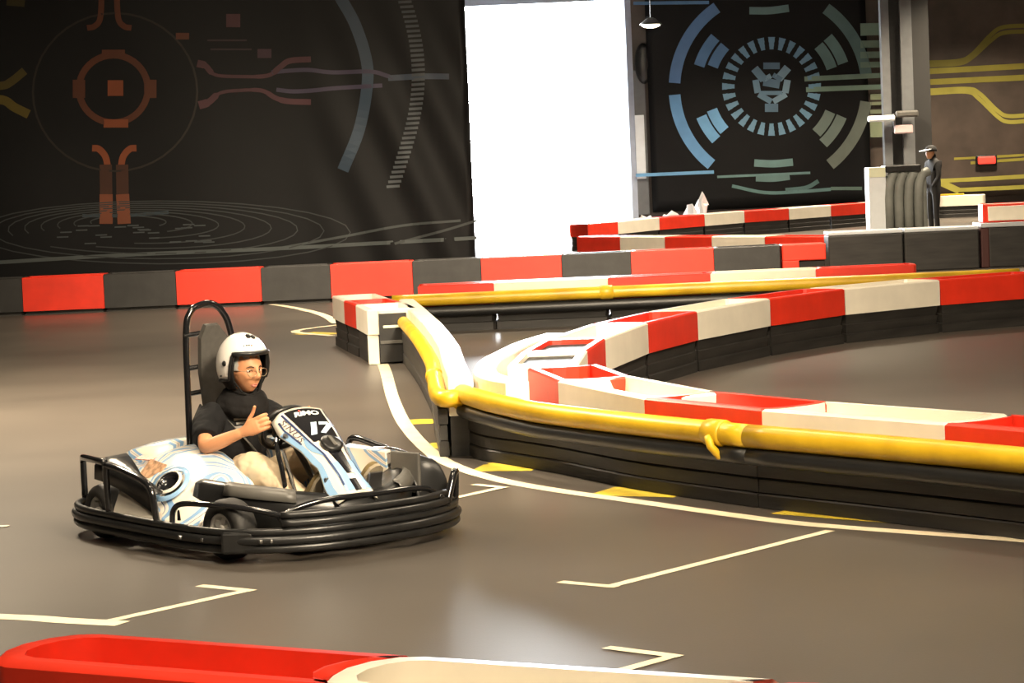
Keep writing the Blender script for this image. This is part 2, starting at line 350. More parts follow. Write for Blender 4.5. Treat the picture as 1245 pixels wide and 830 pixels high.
for x0, y0, x1, y1, w, c in ((911, 13, 959, 10, 9, T1), (917, 198, 964, 197, 9, T1), (919, 216, 960, 214, 9, (.12, .2, .2)), (773, 213, 868, 209, 4, B2), (770, 4, 862, 3, 4, B3), (872, 215, 985, 210, 3, T1), (978, 96, 1084, 91, 6, T2), (980, 109, 1084, 105, 6, T2)):
    art(BR, 'printed_bar', [(x0, y0), ((x0 + x1) / 2, (y0 + y1) / 2 + (1.5 if w == 9 else 0)), (x1, y1)], w, c)
art(BR, 'printed_line', [(890, 226), (930, 234), (970, 233), (1010, 230)], 4, (.10, .18, .18)); art(BR, 'printed_line', [(955, 231), (980, 228), (995, 220)], 5, (.08, .14, .14)); art(BR, 'printed_line', [(1010, 229), (1048, 229)], 4, (.10, .15, .13))
for y, w in ((35, 15), (53, 9), (66, 8), (78, 7), (117, 7), (125, 4), (135, 5), (143, 4), (156, 20)): art(BR, 'printed_bar', [(1046 if y < 100 else 1058, y + 1), (1086, y)], w, T2 if y < 100 else (.24, .28, .18))

BY = banner('mural_banner', 'brown printed banner with yellow circuit lines right of the steel column', 59.7, 9.3, 15.5, .4, 6.3, foldR, 20, 16, 'brown')
Y1, Y2 = (.34, .30, .06), (.42, .38, .08)
for dy in (0, 7): art(BY, 'printed_trace', [(1125, 76 + dy / 2), (1165, 74 + dy / 2), (1182, 66 + dy / 2), (1205, 42 + dy), (1220, 33 + dy), (1250, 31 + dy)], 5, (.24, .21, .05))
art(BY, 'printed_trace', [(1125, 87), (1250, 80)], 7, Y1); art(BY, 'printed_trace', [(1125, 100), (1250, 94)], 7, Y1)
for dy in (0, 7): art(BY, 'printed_trace', [(1128, 110 + dy / 2), (1175, 108 + dy / 2), (1190, 113 + dy), (1212, 134 + dy), (1225, 141 + dy), (1250, 140 + dy)], 5, Y2)
art(BY, 'printed_trace', [(1160, 193), (1200, 191), (1250, 188)], 3, Y1); art(BY, 'printed_trace', [(1180, 198), (1250, 193)], 3.5, Y1)
art(BY, 'printed_trace', [(1142, 221), (1166, 232)], 8, Y2); art(BY, 'printed_trace', [(1164, 231), (1250, 227)], 5, Y2); art(BY, 'printed_trace', [(1140, 220), (1200, 217), (1250, 214)], 5, Y2)

# ------------------------------------------------------------------ barrier blocks
def outline(s0, s1, t0, t1, b, n=7, c=.03):
    w = t1 - t0; m = (t0 + t1) / 2; out = []
    for i in range(n): a = -pi / 2 + pi * i / (n - 1); out.append((s1 + b * cos(a), m + w / 2 * sin(a)))
    for i in range(n): a = pi / 2 - pi * i / (n - 1); out.append((s0 + b * cos(a), m + w / 2 * sin(a)))
    return out
def ring_shell(L, w, z0, z1, wall, b, depth=.16, bev=.012, legs=False):
    o = outline(.004, L - .004, 0, w, b); o2 = outline(.004 + bev, L - .004 - bev, bev, w - bev, b)
    i1 = outline(wall, L - wall, wall, w - wall, b * .8); i0 = outline(wall + .012, L - wall - .012, wall + .012, w - wall - .012, b * .8)
    f = lambda P, z: [(s, t, z) for s, t in P]
    bm = bmesh.new(); loft(bm, [f(o, z0), f(o, z1 - bev), f(o2, z1), f(i1, z1), f(i0, z1 - depth)]); return bm
def rib_base(L, w, z1, b, front=.0):
    bm = bmesh.new(); f = lambda d, z: [(s, t, z) for s, t in outline(.008 + d, L - .008 - d, d - front, w - d, b)]
    zs = [0, .30, .34, .63, .67, 1.0]; ds = [.012, .012, .028, .012 + .006, .03, .014]
    loft(bm, [f(d, z * z1) for z, d in zip(zs, ds)]); return bm
_cache = {}
def block(label, p0, p1, w, color, z0=.26, z1=.50, wall=.055, b=.07, base='rubber', group=None, depth=.16, dark=False):
    """front edge runs p0 -> p1; the block lies to the left of that direction (w>0)"""
    p0, p1 = Vector((*p0, 0)), Vector((*p1, 0)); d = p1 - p0; L = d.length
    t = thing('track_barrier_block', label, 'barrier', p0, math.atan2(d.y, d.x), group)
    flip = w < 0; w = abs(w)
    sh = ring_shell(L, w, z0, z1, wall, b, depth); bs = rib_base(L, w, z0, b)
    for bm in (sh, bs):
        if flip: bmesh.ops.scale(bm, vec=(1, -1, 1), verts=bm.verts)
    obj('coloured_shell', sh, color, t); obj('rubber_base', bs, base, t)
    if dark: obj('hollow_shade', bx((L / 2, (-w if flip else w) / 2, z1 - .075), (L - 2 * wall - .02, w - 2 * wall - .02, .09)), 'black', t)  # added black plate, puts the shade of a deep hollow into colour
    return t
CN = {'red': 'red', 'white': 'white', 'black': 'black'}
# near arm of the hairpin (right of the kart)
A = [(.09, 15.91), (.26, 14.94), (.70, 13.66), (1.25, 12.80), (2.01, 11.82), (2.68, 10.90), (3.35, 9.95)]
for i in range(6):
    c = ('red', 'white')[i % 2]
    block(f'{c} hollow barrier block on the near arm behind the yellow pipe, {ORD[i]} from tip', A[i], A[i + 1], .45, c, z0=.25)
# far arm
Bp = [(.42, 16.13), (.51, 17.16), (.67, 18.15), (1.06, 19.6), (1.53, 20.73), (2.26, 22.0), (3.04, 22.98), (4.04, 23.75), (5.1, 24.25), (6.2, 24.5)]
for i in range(9):
    c = ('white', 'red')[i % 2]
    block(f'{c} barrier block on the far arm of the hairpin, {ORD[i]} from its tip', Bp[i], Bp[i + 1], .46, c, b=.02 if i == 0 else .05, z0=.26, dark=i < 2)
# white curved end piece round the tip
t = thing('curved_end_barrier', 'white curved barrier end wrapping around the hairpin tip', 'barrier', (-.1, 16.2, 0))
P = catmull([(.42, 2.7, 0), (.19, 1.9, 0), (.03, 1.0, 0), (-.05, .45, 0), (-.08, -.25, 0), (-.02, -.80, 0), (.12, -1.18, 0)], 5)
def wallstrip(P, w, z0, z1, bev=.012):
    rows = []
    for i, p in enumerate(P):
        tt = (P[min(i + 1, len(P) - 1)] - P[max(i - 1, 0)]).normalized(); n = Vector((-tt.y, tt.x, 0)); h = w / 2
        rows.append([p + n * (s * (h - (bev if k else 0))) + Vector((0, 0, z)) for s, z, k in ((-1, z0, 0), (-1, z1 - bev, 0), (-1, z1, 1), (1, z1, 1), (1, z1 - bev, 0), (1, z0, 0))])
    bm = bmesh.new(); loft(bm, rows); return bm
obj('coloured_shell', wallstrip(P, .15, .25, .5), 'white', t); obj('rubber_base', wallstrip(P, .13, 0, .25), 'rubber', t)
# narrow barrier running back from the tip
N2 = [(-.33, 15.55), (-.40, 16.9), (-.45, 18.1), (-.54, 19.4), (-.66, 20.9), (-.82, 22.6), (-1.0, 24.4)]
for i in range(6):
    t = thing('narrow_barrier_block', f'narrow white barrier block leading to the stub end, {ORD[i]} from the hairpin tip', 'barrier', (*N2[i], 0))
    d = Vector((*N2[i + 1], 0)) - Vector((*N2[i], 0)); P = [d.normalized() * .01, d * .5, d - d.normalized() * .01]
    obj('coloured_shell', wallstrip(P, .15, .25, .5), 'white', t); obj('rubber_base', wallstrip(P, .14, 0, .25), 'rubber', t)
# stub row with open end
E = [(-1.30, 22.86), (-1.46, 23.84), (-1.62, 24.62), (-1.80, 25.6)]
for i, c in ((1, 'red'), (2, 'white')):
    block(f'{c} barrier block of the short stub row behind the seat, ' + ('middle of three' if i == 1 else 'farthest of three'), E[i], E[i + 1], -.45, c, b=.03, z0=.27)
d = Vector((*E[1], 0)) - Vector((*E[0], 0))
t = thing('end_barrier_block', 'white barrier end block with open black recess facing the track', 'barrier', (*E[0], 0), math.atan2(d.y, d.x)); L = d.length
bm = ring_shell(L, .46, .27, .5, .06, .0, .12); bmesh.ops.scale(bm, vec=(1, -1, 1), verts=bm.verts); obj('coloured_shell', bm, 'white', t)
obj('leg', bx((.035, -.05, .135), (.06, .10, .27), bev=.01), 'white', t); obj('leg', bx((.035, -.41, .135), (.06, .10, .27), bev=.01), 'white', t)
obj('leg', bx((-.004, -.05, .385), (.02, .10, .226), bev=.006), 'white', t); obj('leg', bx((-.004, -.41, .385), (.02, .10, .226), bev=.006), 'white', t)
obj('recess_panel', bx((-.002, -.23, .24), (.012, .25, .44)), 'black', t); obj('rubber_base', bx((L / 2 + .04, -.23, .13), (L - .1, .43, .26), bev=.01), 'rubber', t)
obj('reflector', bx((-.012, -.22, .34), (.012, .16, .025), bev=.004), 'cream', t)
obj('cross_bar', bx((-.012, -.23, .20), (.014, .24, .03), bev=.004), 'kgrey', t)
# row behind the yellow pipe in the middle distance
F = [-2.1, -.98, -.17, 1.04, 2.13, 3.25, 4.3, 5.4]
for i in range(6):
    c = ('black', 'red', 'white', 'red', 'white', 'red')[i]
    if i == 0: continue
    block(f'{c} barrier block behind the far yellow pipe, {ORD[i-1]} from the left', (F[i], 26.85 + .0 * i), (F[i + 1], 26.85), .4, c, b=.05, z0=.27)
# wall row of red and black
G = [-9.4, -8.4, -7.45, -6.46, -5.38, -4.42, -3.29, -2.37, -1.28, -.37, .70, 1.62, 2.72, 3.60]
for i in range(13):
    c = ('red', 'black')[(i + 1) % 2]
    block(f'{c} block of the wall row under the dark banner, {ORD[i]} from the left end', (G[i], 33.55), (G[i + 1], 33.55), .46, c, z0=.05, b=.03, depth=.2)
t = thing('end_barrier_block', 'red L shaped end block closing the red and black wall row', 'barrier', (3.62, 33.55, 0))
obj('coloured_shell', bx((.30, .2, .39), (.58, .4, .22), bev=.015), 'red', t); obj('leg', bx((.12, .2, .15), (.22, .4, .27), bev=.01), 'red', t)
obj('rubber_base', bx((.40, .24, .14), (.36, .32, .27), bev=.01), 'rubber', t)
# diagonal row behind it
H = [(4.5, 35.9), (3.75, 36.95), (3.05, 37.9), (2.4, 38.7), (1.75, 39.5), (1.1, 40.3)]
for i in range(5):
    c = ('red', 'white')[i % 2]
    block(f'{c} barrier block of the diagonal row before the door, {ORD[i]} from its right end', H[i], H[i + 1], -.42, c, b=.05)
# black rubber wall on the right
for i, x in enumerate((4.42, 5.47)):
    t = thing('rubber_barrier_block', 'black rubber barrier block beyond the red end block, ' + ('nearer the end block' if i == 0 else 'below the grey cabinet'), 'barrier', (x, 34.95, 0))
    obj('rubber_base', bx((.52, .25, .27), (1.03, .5, .54), bev=.02), 'rubber', t); obj('silver_top', bx((.52, .25, .565), (1.03, .5, .05), bev=.01), 'silver', t)  # silver colour stands in for the light on the black block tops
t = thing('rubber_barrier_block', 'tall black rubber barrier with dark red corner at right edge', 'barrier', (6.55, 35.0, 0))
obj('rubber_base', bx((.75, .3, .28), (1.3, .6, .56), bev=.02), 'rubber', t); obj('corner_post', bx((.05, .3, .28), (.12, .6, .56), bev=.02), mat('dark_red_rubber', (.05, .012, .01), .6), t)
obj('silver_top', bx((.7, .3, .59), (1.42, .62, .06), bev=.01), 'silver', t)
t = thing('stacked_barrier_block', 'white block with red frame standing on the black rubber barrier at right edge', 'barrier', (6.6, 35.1, .62))
obj('coloured_shell', bx((.55, .2, .13), (1.1, .36, .26), bev=.02), 'red', t); obj('white_panel', bx((.38, .015, .125), (.62, .02, .20), bev=.005), 'white', t)
# farthest row
K = [(1.50, 47.2), (2.10, 48.0), (2.98, 49.5), (3.95, 50.6), (4.85, 51.7), (5.85, 52.5), (6.85, 53.5), (7.8, 54.4), (8.9, 55.4)]
for i in range(8):
    c = ('red', 'white')[i % 2] if i else 'red'
    block(f'{c} barrier block of the farthest row below the toothed emblem, {ORD[i]} from left', K[i], K[i + 1], .42, c, b=.05)
t = block('white barrier block with yellow top right of the person in dark clothes', (9.75, 57.4), (10.75, 57.2), .42, 'white')
obj('yellow_cap', bx((.3, .21, .52), (.62, .36, .03), bev=.01), 'yellow', t)
# foreground blocks under the photographer's rail
FG = [(-1.47, 6.98), (-.50, 6.43), (.45, 5.92), (1.3, 5.3)]
for i in range(3):
    c = ('red', 'white', 'red')[i]
    p0, p1 = Vector(FG[i + 1]), Vector(FG[i]); d = (p1 - p0).normalized()
    L = (p1 - p0).length
    t = thing('track_barrier_block', ('red hollow barrier block in the foreground at the bottom left corner', 'white hollow barrier block in the foreground beside the red one', 'red foreground barrier block right of the white one')[i], 'barrier', (*p0, 0), math.atan2(d.y, d.x))
    sh = ring_shell(L - .02, .42, .25, .5, .06, .13, .17, .02); bmesh.ops.scale(sh, vec=(1, -1, 1), verts=sh.verts)
    bs = rib_base(L - .02, .42, .25, .13); bmesh.ops.scale(bs, vec=(1, -1, 1), verts=bs.verts)
    obj('coloured_shell', sh, c, t, True); obj('rubber_base', bs, 'rubber', t)
    md = t.children[0].modifiers.new('edges', 'EDGE_SPLIT'); md.split_angle = R(40)

# guard pipes
def pipe(label, P, z, r, m='yellow', joints=(), n=8, hook=None):
    c = Vector((P[0][0], P[0][1], 0)); t = thing('guard_pipe', label, 'pipe', c)
    Q = catmull([Vector((x, y, z)) - c for x, y in P], n); obj('pipe_run', tb(Q, r, 14), m, t, True)
    for k in joints:
        i = max(1, min(len(Q) - 2, int(k * (len(Q) - 1)))); d = (Q[i + 1] - Q[i - 1]).normalized()
        obj('coupling', tb([Q[i] - d * .07, Q[i] - d * .06, Q[i] + d * .06, Q[i] + d * .07], [r * 1.02, r * 1.18, r * 1.18, r * 1.02], 14), m, t, True)
        if hook: obj('bracket', tb([Q[i] + Vector((-.05, -.045, -.01)), Q[i] + Vector((-.04, -.07, -.06)), Q[i] + Vector((.0, -.06, -.11)), Q[i] + Vector((.06, -.03, -.12))], .022), m, t, True)
    return t
NP = [(-.36, 15.72), (-.19, 15.1), (.0, 14.55), (.18, 14.15), (.60, 13.46), (1.17, 12.62)]
def skirt(label, P, th=.07, z1=.235):
    c = Vector((P[0][0], P[0][1], 0)); t = thing('rubber_bumper_strip', label, 'bumper', c); Q = catmull([Vector((x, y, 0)) - c for x, y in P], 6)
    for k in range(3):
        obj('rubber_layer', wallstrip(Q, th - .012 * (k % 2), z1 * k / 3 + .003, z1 * (k + 1) / 3 - .003, .008), 'rubber', t)
NP2 = [(1.17, 12.62), (1.93, 11.66), (2.6, 10.75), (3.27, 9.8)]
pipe('thick yellow guard pipe curving along the near arm from the hairpin tip', NP, .385, .06, joints=(.02, .97), hook=True)
pipe('thick yellow guard pipe along the near arm running off at the right edge', NP2, .385, .06)
pipe('black guard pipe below the curved yellow pipe of the near arm', NP, .283, .045, 'bpipe'); pipe('black guard pipe below the yellow pipe at the right edge', NP2, .283, .045, 'bpipe')
skirt('layered black rubber strip on the floor below the curved yellow pipe', [(-.30, 15.72), (-.16, 15.25), (.03, 14.92), (.28, 14.47), (.68, 13.64), (1.24, 12.78)]); skirt('layered black rubber strip below the yellow pipe at right edge', [(1.245, 12.78), (2.0, 11.82), (2.67, 10.9), (3.34, 9.95)])
skirt('layered black rubber strip below the pipe of the narrow white barrier', [(x - .115, y) for x, y in N2], .06, .30)
pipe('yellow guard pipe along the left side of the narrow white barrier', [(-.30, 15.52)] + [(x - .125, y) for x, y in N2[0:]], .37, .055, joints=(.32,))
pipe('long straight yellow guard pipe across the middle distance', [(-1.25, 26.79), (.17, 26.785), (1.56, 26.785), (3.2, 26.785), (5.4, 26.79)], .35, .065, joints=(.42,))
pipe('black guard pipe below the straight yellow pipe in the middle distance', [(-1.15, 26.80), (1.56, 26.80), (5.4, 26.80)], .22, .055, 'bpipe')

# ------------------------------------------------------------------ things at the back of the hall
t = thing('steel_column', 'dark steel column with grey flanges between the two back banners', 'column', (9.05, 57.4, 0))
obj('flange', bx((-.37, 0, 3.5), (.18, .3, 7)), 'lgrey', t); obj('flange', bx((.10, 0, 3.5), (.26, .3, 7)), 'lgrey', t)
obj('web', bx((-.13, .05, 3.5), (.32, .16, 7)), 'kblack', t); obj('casing', bx((.42, .05, 3.5), (.38, .4, 7)), 'wall', t)
t = thing('signal_unit', 'small white and grey signal unit mounted on the steel column', 'signal', (8.7, 57.1, 2.3))
obj('white_lamp_head', bx((-.2, -.05, .0), (.60, .2, .14), bev=.04), 'pale', t); obj('grey_lamp_head', bx((.38, -.05, .08), (.5, .2, .15), bev=.04), 'kgrey', t)
obj('label_plate', bx((.3, -.02, -.26), (.42, .08, .2), bev=.03), mat('pale_pink_plate', (.62, .45, .45), .5), t); obj('bracket', tb([(.1, .15, -.3), (.1, 0, -.2), (.1, 0, .1)], .03), 'steel', t)
t = thing('equipment_cabinet', 'grey equipment cabinet with bright white side and dark top by the column', 'cabinet', (6.25, 44.0, 0))
obj('side_panel', bx((.17, 0, .68), (.30, .5, 1.36), bev=.02), 'pale', t); obj('label', bx((.17, -.255, 1.27), (.28, .01, .16)), 'cream', t)
obj('top_board', bx((.62, 0, 1.32), (.62, .5, .12), bev=.02), 'kblack', t)
for k in range(4):
    x = .36 + k * .17
    obj('cover_fold', tb([(x, -.2, 0), (x, -.21, .8), (x + .02, -.2, 1.05), (x + .08, -.16, 1.2), (x + .2, -.1, 1.25)], .085, 10), 'grey', t, True)
obj('body', bx((.68, .05, .6), (.72, .36, 1.2), bev=.03), 'grey', t)
t = thing('ceiling_lamp', 'small bright lamp hanging right of the loading door', 'lamp', (3.47, 58.0, 4.66))
obj('shade', lathe(bmesh.new(), [(.05, .16), (.10, .14), (.24, .03), (.26, 0), (.22, 0)]), 'kgrey', t, True); obj('bulb', lathe(bmesh.new(), [(.02, .03), (.21, .02), (.21, -.03), (.1, -.07), (.02, -.08)]), 'bulb', t, True)
obj('cable', tb([(0, 0, .15), (0, 0, 2.34)], .012, 6), 'kblack', t)
t = thing('warning_lamp', 'small red glowing lamp on the brown banner at right', 'lamp', (11.32, 59.55, 1.24))
obj('housing', bx((0, .06, 0), (.5, .1, .24), bev=.03), 'kblack', t); obj('lens', bx((0, -.0, 0), (.42, .06, .18), bev=.03), 'redled', t)
# crumpled white sheets on the floor behind the farthest row
t = thing('crumpled_sheet', 'crumpled white sheeting lying behind the barriers right of the door', 'sheet', (3.45, 52.6, 0))
for nm, cx, w, h, tilt in (('folded_part', -.35, 1.1, .52, .1), ('raised_corner', .45, .5, .8, .5)):
    bm = bmesh.new(); rows = []
    for i in range(9):
        rows.append([(cx + w * (j / 8 - .5) + .05 * sin(i * 2 + j), .6 * (i / 8 - .5), max(.0, h * sin(pi * i / 8) * (.75 + .25 * sin(j * 1.7 + i)) + tilt * (j / 8 - .5) * sin(pi * i / 8))) for j in range(9)])
    loft(bm, rows, closed=False); solid(obj(nm, bm, 'bag', t), .01)

# ------------------------------------------------------------------ figures: shared helpers
def skin_mesh(name, joints, edges, m, parent, sub=2, root=0, extra=None, voxel=None):
    me = bpy.data.meshes.new(name); me.from_pydata([j[0] for j in joints], edges, [])
    o = link(name, me, m, parent)
    sk = o.modifiers.new('skin', 'SKIN'); sk.use_smooth_shade = True
    for i, j in enumerate(joints):
        r = j[1]; me.skin_vertices[0].data[i].radius = (r, r) if not isinstance(r, tuple) else r
        me.skin_vertices[0].data[i].use_root = (i == root)
    ss = o.modifiers.new('sub', 'SUBSURF'); ss.levels = sub; ss.render_levels = sub
    baked(o)
    if voxel:
        bm = bmesh.new(); bm.from_mesh(o.data)
        for e in (extra or []): bm.from_mesh(e)
        bm.to_mesh(o.data); bm.free()
        rm = o.modifiers.new('rm', 'REMESH'); rm.mode = 'VOXEL'; rm.voxel_size = voxel; rm.use_smooth_shade = True
        sm = o.modifiers.new('sm', 'SMOOTH'); sm.factor = .5; sm.iterations = 3
        baked(o)
    for p in o.data.polygons: p.use_smooth = True
    return o
def g(x, s): return exp(-(x * x) / (2 * s * s))
def head_mesh(mt, sub=5):
    """face looks along local +x; origin at the middle of the head"""
    bm = bmesh.new(); bmesh.ops.create_icosphere(bm, subdivisions=sub, radius=1)
    for v in bm.verts:
        x, y, z = v.co
        X, Y, Z = x * .098, y * .076, z * .118
        if z < -.1:
            k = min(1, (-z - .1) / .9); Y *= 1 - .30 * k; X = X * (1 - .12 * k) + .012 * k
        if x > 0:
            fr = x
            X += .030 * g(Y, .0095 + .004 * g(Z + .036, .015)) * (g(Z + .030, .014) + .52 * g(Z + .008, .017) + .15 * g(Z - .012, .012)) * fr          # nose
            X -= .013 * (g(Y - .032, .014) + g(Y + .032, .014)) * g(Z - .002, .012) * fr                                                                         # sockets
            X += .006 * g(Z - .024, .010) * g(Y, .05) * fr                                                                                                        # brow
            X += .009 * g(Y, .022) * (g(Z + .064, .006) + g(Z + .078, .006)) * fr                                                                                 # lips
            X -= .004 * g(Y, .024) * g(Z + .0715, .003) * fr
            X += .012 * g(Y, .022) * g(Z + .104, .012) * fr                                                                                                       # chin
            X += .005 * (g(Y - .045, .016) + g(Y + .045, .016)) * g(Z + .030, .018) * fr                                                                          # cheeks
        v.co = (X, Y, Z)
    bmesh.ops.transform(bm, matrix=mt, verts=bm.verts)
    me = bpy.data.meshes.new('head'); bm.to_mesh(me); bm.free(); return me
def bm_ell(r, c):
    bm = bmesh.new(); bmesh.ops.create_icosphere(bm, subdivisions=3, radius=1, matrix=Matrix.Translation(c) @ Matrix.Diagonal((*r, 1))); return bm
def finger_mesh(P, rads):
    bm = tb(catmull(P, 4), [rads[0] + (rads[1] - rads[0]) * i / (4 * (len(P) - 1)) for i in range(4 * (len(P) - 1) + 1)], 10)
    q = Vector(P[-1]); bmesh.ops.create_icosphere(bm, subdivisions=2, radius=rads[1], matrix=Matrix.Translation(q)); q = Vector(P[0]); bmesh.ops.create_icosphere(bm, subdivisions=2, radius=rads[0], matrix=Matrix.Translation(q))
    me = bpy.data.meshes.new('finger'); bm.to_mesh(me); bm.free(); return me
def hand_meshes(wrist, a, b, c, grip=True):
    """a: forearm direction, b: towards the thumb, c: towards the fingertips' curl"""
    F = lambda u, v, w: wrist + a * u + b * v + c * w
    out = []
    bm = bmesh.new(); rows = []
    for u, hw, th, off in ((-.012, .026, .020, 0), (.012, .030, .019, 0), (.04, .039, .018, 0), (.07, .042, .016, .001), (.09, .040, .013, .003), (.098, .034, .008, .005)):
        rows.append([F(u, hw * cos(2 * pi * k / 14), off + th * sin(2 * pi * k / 14)) for k in range(14)])
    loft(bm, rows); me = bpy.data.meshes.new('palm'); bm.to_mesh(me); bm.free(); out.append(me)
    for i, (bo, ln) in enumerate(((.031, .95), (.010, 1.05), (-.011, 1.0), (-.031, .8))):
        l = ln
        out.append(finger_mesh([F(.085, bo, .003), F(.085 + .034 * l, bo * 1.05, .010), F(.085 + .050 * l, bo * 1.05, .032), F(.085 + .036 * l, bo * 1.02, .055), F(.085 + .012 * l, bo, .062)], (.0098, .0076)))
    out.append(finger_mesh([F(.018, .022, .008), F(.045, .045, .016), F(.075, .066, .018), F(.102, .088, .014)], (.0125, .0085)))
    return out

# ------------------------------------------------------------------ go-kart (local x forward, y left)
KART = (-1.26, 12.62, 0); HEAD = R(-53.5)
kart = thing('go_kart', 'black framed rental go-kart with white and light blue panels and number 17 on the track', 'go-kart', KART, HEAD)
def livery():
    m = mat('kart_livery', (.82, .76, .66), .22, coat=.3); nt = m.node_tree; b = nt.nodes['Principled BSDF']
    tc = nt.nodes.new('ShaderNodeTexCoord'); mp = nt.nodes.new('ShaderNodeMapping'); mp.inputs['Rotation'].default_value = (.4, .5, .9)
    w = nt.nodes.new('ShaderNodeTexWave'); w.inputs['Scale'].default_value = 1.7; w.inputs['Distortion'].default_value = 5; w.inputs['Detail'].default_value = 1.0; w.inputs['Detail Scale'].default_value = 1.6
    r = nt.nodes.new('ShaderNodeValToRGB'); r.color_ramp.interpolation = 'CONSTANT'
    for p, c in ((0, (.82, .76, .66)), (.20, (.25, .42, .66)), (.42, (.82, .76, .66)), (.55, (.07, .10, .22)), (.575, (.82, .76, .66)), (.70, (.25, .42, .66)), (.92, (.82, .76, .66))):
        e = r.color_ramp.elements[0] if p == 0 else r.color_ramp.elements.new(p)
        e.position = p; e.color = (*c, 1)
    r.color_ramp.elements[-1].color = (.82, .76, .66, 1)
    nt.links.new(tc.outputs['Object'], mp.inputs[0]); nt.links.new(mp.outputs[0], w.inputs['Vector']); nt.links.new(w.outputs['Fac'], r.inputs[0]); nt.links.new(r.outputs[0], b.inputs['Base Color'])
    return m
M['livery'] = livery()
obj('floor_tray', bx((.02, 0, .055), (1.5, .62, .02), bev=.005), 'kblack', kart)
for s in (-1, 1): obj('chassis_tube', tb(catmull([(-.8, s * .30, .075), (-.2, s * .34, .075), (.4, s * .28, .075), (.8, s * .2, .075)], 6), .018), 'gblack', kart, True)
# perimeter bumper: three stacked plastic rails
half = [(1.01, 0), (.99, .26), (.90, .47), (.74, .63), (.50, .70), (.1, .72), (-.35, .72), (-.68, .695), (-.90, .59), (-.985, .40), (-1.0, .15)]
ringp = [(x, y) for x, y in half] + [(x, -y) for x, y in half[::-1][0:-1]]
for z, r, k in ((.072, .021, 1.0), (.112, .022, 1.008), (.150, .019, .995)):
    obj('bumper_rail', tb(catmull([(x * k, y * k, z) for x, y in ringp], 5, True), r, 12, True), 'kblack', kart, True)
fr = [(x, -y) for x, y in half[2:0:-1]] + half[:3]
for z, r, k in ((.190, .019, 1.004), (.226, .018, .992)):
    obj('front_bumper_rail', tb(catmull([(x * k, y * k, z - .02 * abs(y) ** 3) for x, y in fr], 5), r, 12), 'kblack', kart, True)
obj('bumper_wall', (lambda bm: (loft(bm, [[(x * .97, y * .97, .07) for x, y in ringp] + [(ringp[0][0] * .97, ringp[0][1] * .97, .06)], [(x * .97, y * .97, .152) for x, y in ringp] + [(ringp[0][0] * .97, ringp[0][1] * .97, .24)]], closed=False), bm)[1])(bmesh.new()), 'kblack', kart, True)
for x, y in ((.42, -.735), (.58, -.705), (.63, -.69), (.86, -.56), (.89, -.52)):
    obj('bolt', bx((x, y, .112), (.022, .022, .018), bev=.005), 'steel', kart)
obj('rail_joint', bx((.76, -.625, .105), (.15, .045, .10), Matrix.Rotation(R(50), 3, 'Z'), bev=.012), 'kblack', kart)
# tubular guards
def guard(P, r=.017, n=6, m='gblack'): return obj('guard_tube', tb(catmull(P, n), r, 10), m, kart, True)
guard([(-.93, -.54, .15), (-.95, -.53, .33), (-.93, -.54, .37), (-.80, -.60, .39), (-.55, -.66, .40), (-.44, -.67, .40)])
guard([(-.34, -.71, .15), (-.33, -.72, .37), (-.28, -.72, .395), (-.10, -.72, .375), (.06, -.72, .345), (.13, -.72, .30), (.15, -.71, .15)])
guard([(-.93, .54, .2), (-.95, .53, .35), (-.80, .62, .40), (-.44, .67, .40)]); guard([(-.34, .72, .2), (-.33, .72, .38), (-.10, .72, .37), (.12, .72, .32), (.15, .72, .2)])
guard([(.28, -.70, .15), (.30, -.70, .225), (.38, -.69, .262), (.60, -.64, .268), (.76, -.54, .25), (.88, -.42, .205), (.92, -.38, .15)], .014)
guard([(.86, -.46, .20), (.88, -.38, .245), (.92, -.22, .275), (.945, 0, .275), (.93, .22, .275), (.91, .36, .255), (.90, .42, .20)], .014)
guard([(.90, .46, .15), (.87, .53, .29), (.85, .56, .315), (.81, .59, .29), (.74, .63, .16)], .018)
guard([(.78, .59, .18), (.94, .40, .22)], .012)
guard([(.30, .44, .40), (.45, .47, .405), (.58, .53, .36)], .013, m='chrome')
# wheels
def wheel(x, y, r, w, turn=0):
    mt = Matrix.Translation((x, y, r)) @ Matrix.Rotation(turn, 4, 'Z') @ Matrix.Rotation(R(90) * (1 if y < 0 else -1), 4, 'X')
    h = w / 2
    o = obj('wheel', lathe(bmesh.new(), [(r * .56, -h), (r * .80, -h), (r * .93, -h * .8), (r, -h * .45), (r, h * .45), (r * .93, h * .8), (r * .80, h), (r * .56, h * .95), (r * .54, h * .4), (.02, h * .4)], mt, 32), 'tyre', kart, True)
    obj('hub', lathe(bmesh.new(), [(.02, h * .3), (r * .54, h * .35), (r * .55, h * .88), (r * .47, h * .9), (r * .40, h * .5), (r * .22, h * .45), (r * .17, h * .85), (.01, h * .88)], mt, 24), 'alloy', o, True)
    for k in range(5):
        bm = bx((r * .33 * cos(2 * pi * k / 5), r * .33 * sin(2 * pi * k / 5), h * .62), (r * .34, .022, .02), Matrix.Rotation(2 * pi * k / 5, 3, 'Z'))
        bmesh.ops.transform(bm, matrix=mt, verts=bm.verts); obj('spoke', bm, 'alloy', o)
    return o
wheel(.575, -.555, .145, .13, R(10)); wheel(.56, .55, .145, .15, R(10)); wheel(-.55, -.585, .14, .19); wheel(-.55, .585, .14, .19)
obj('axle', tb([(-.55, -.5, .14), (-.55, .5, .14)], .02), 'steel', kart); obj('axle', tb([(.55, -.5, .13), (.55, .5, .13)], .016), 'steel', kart)
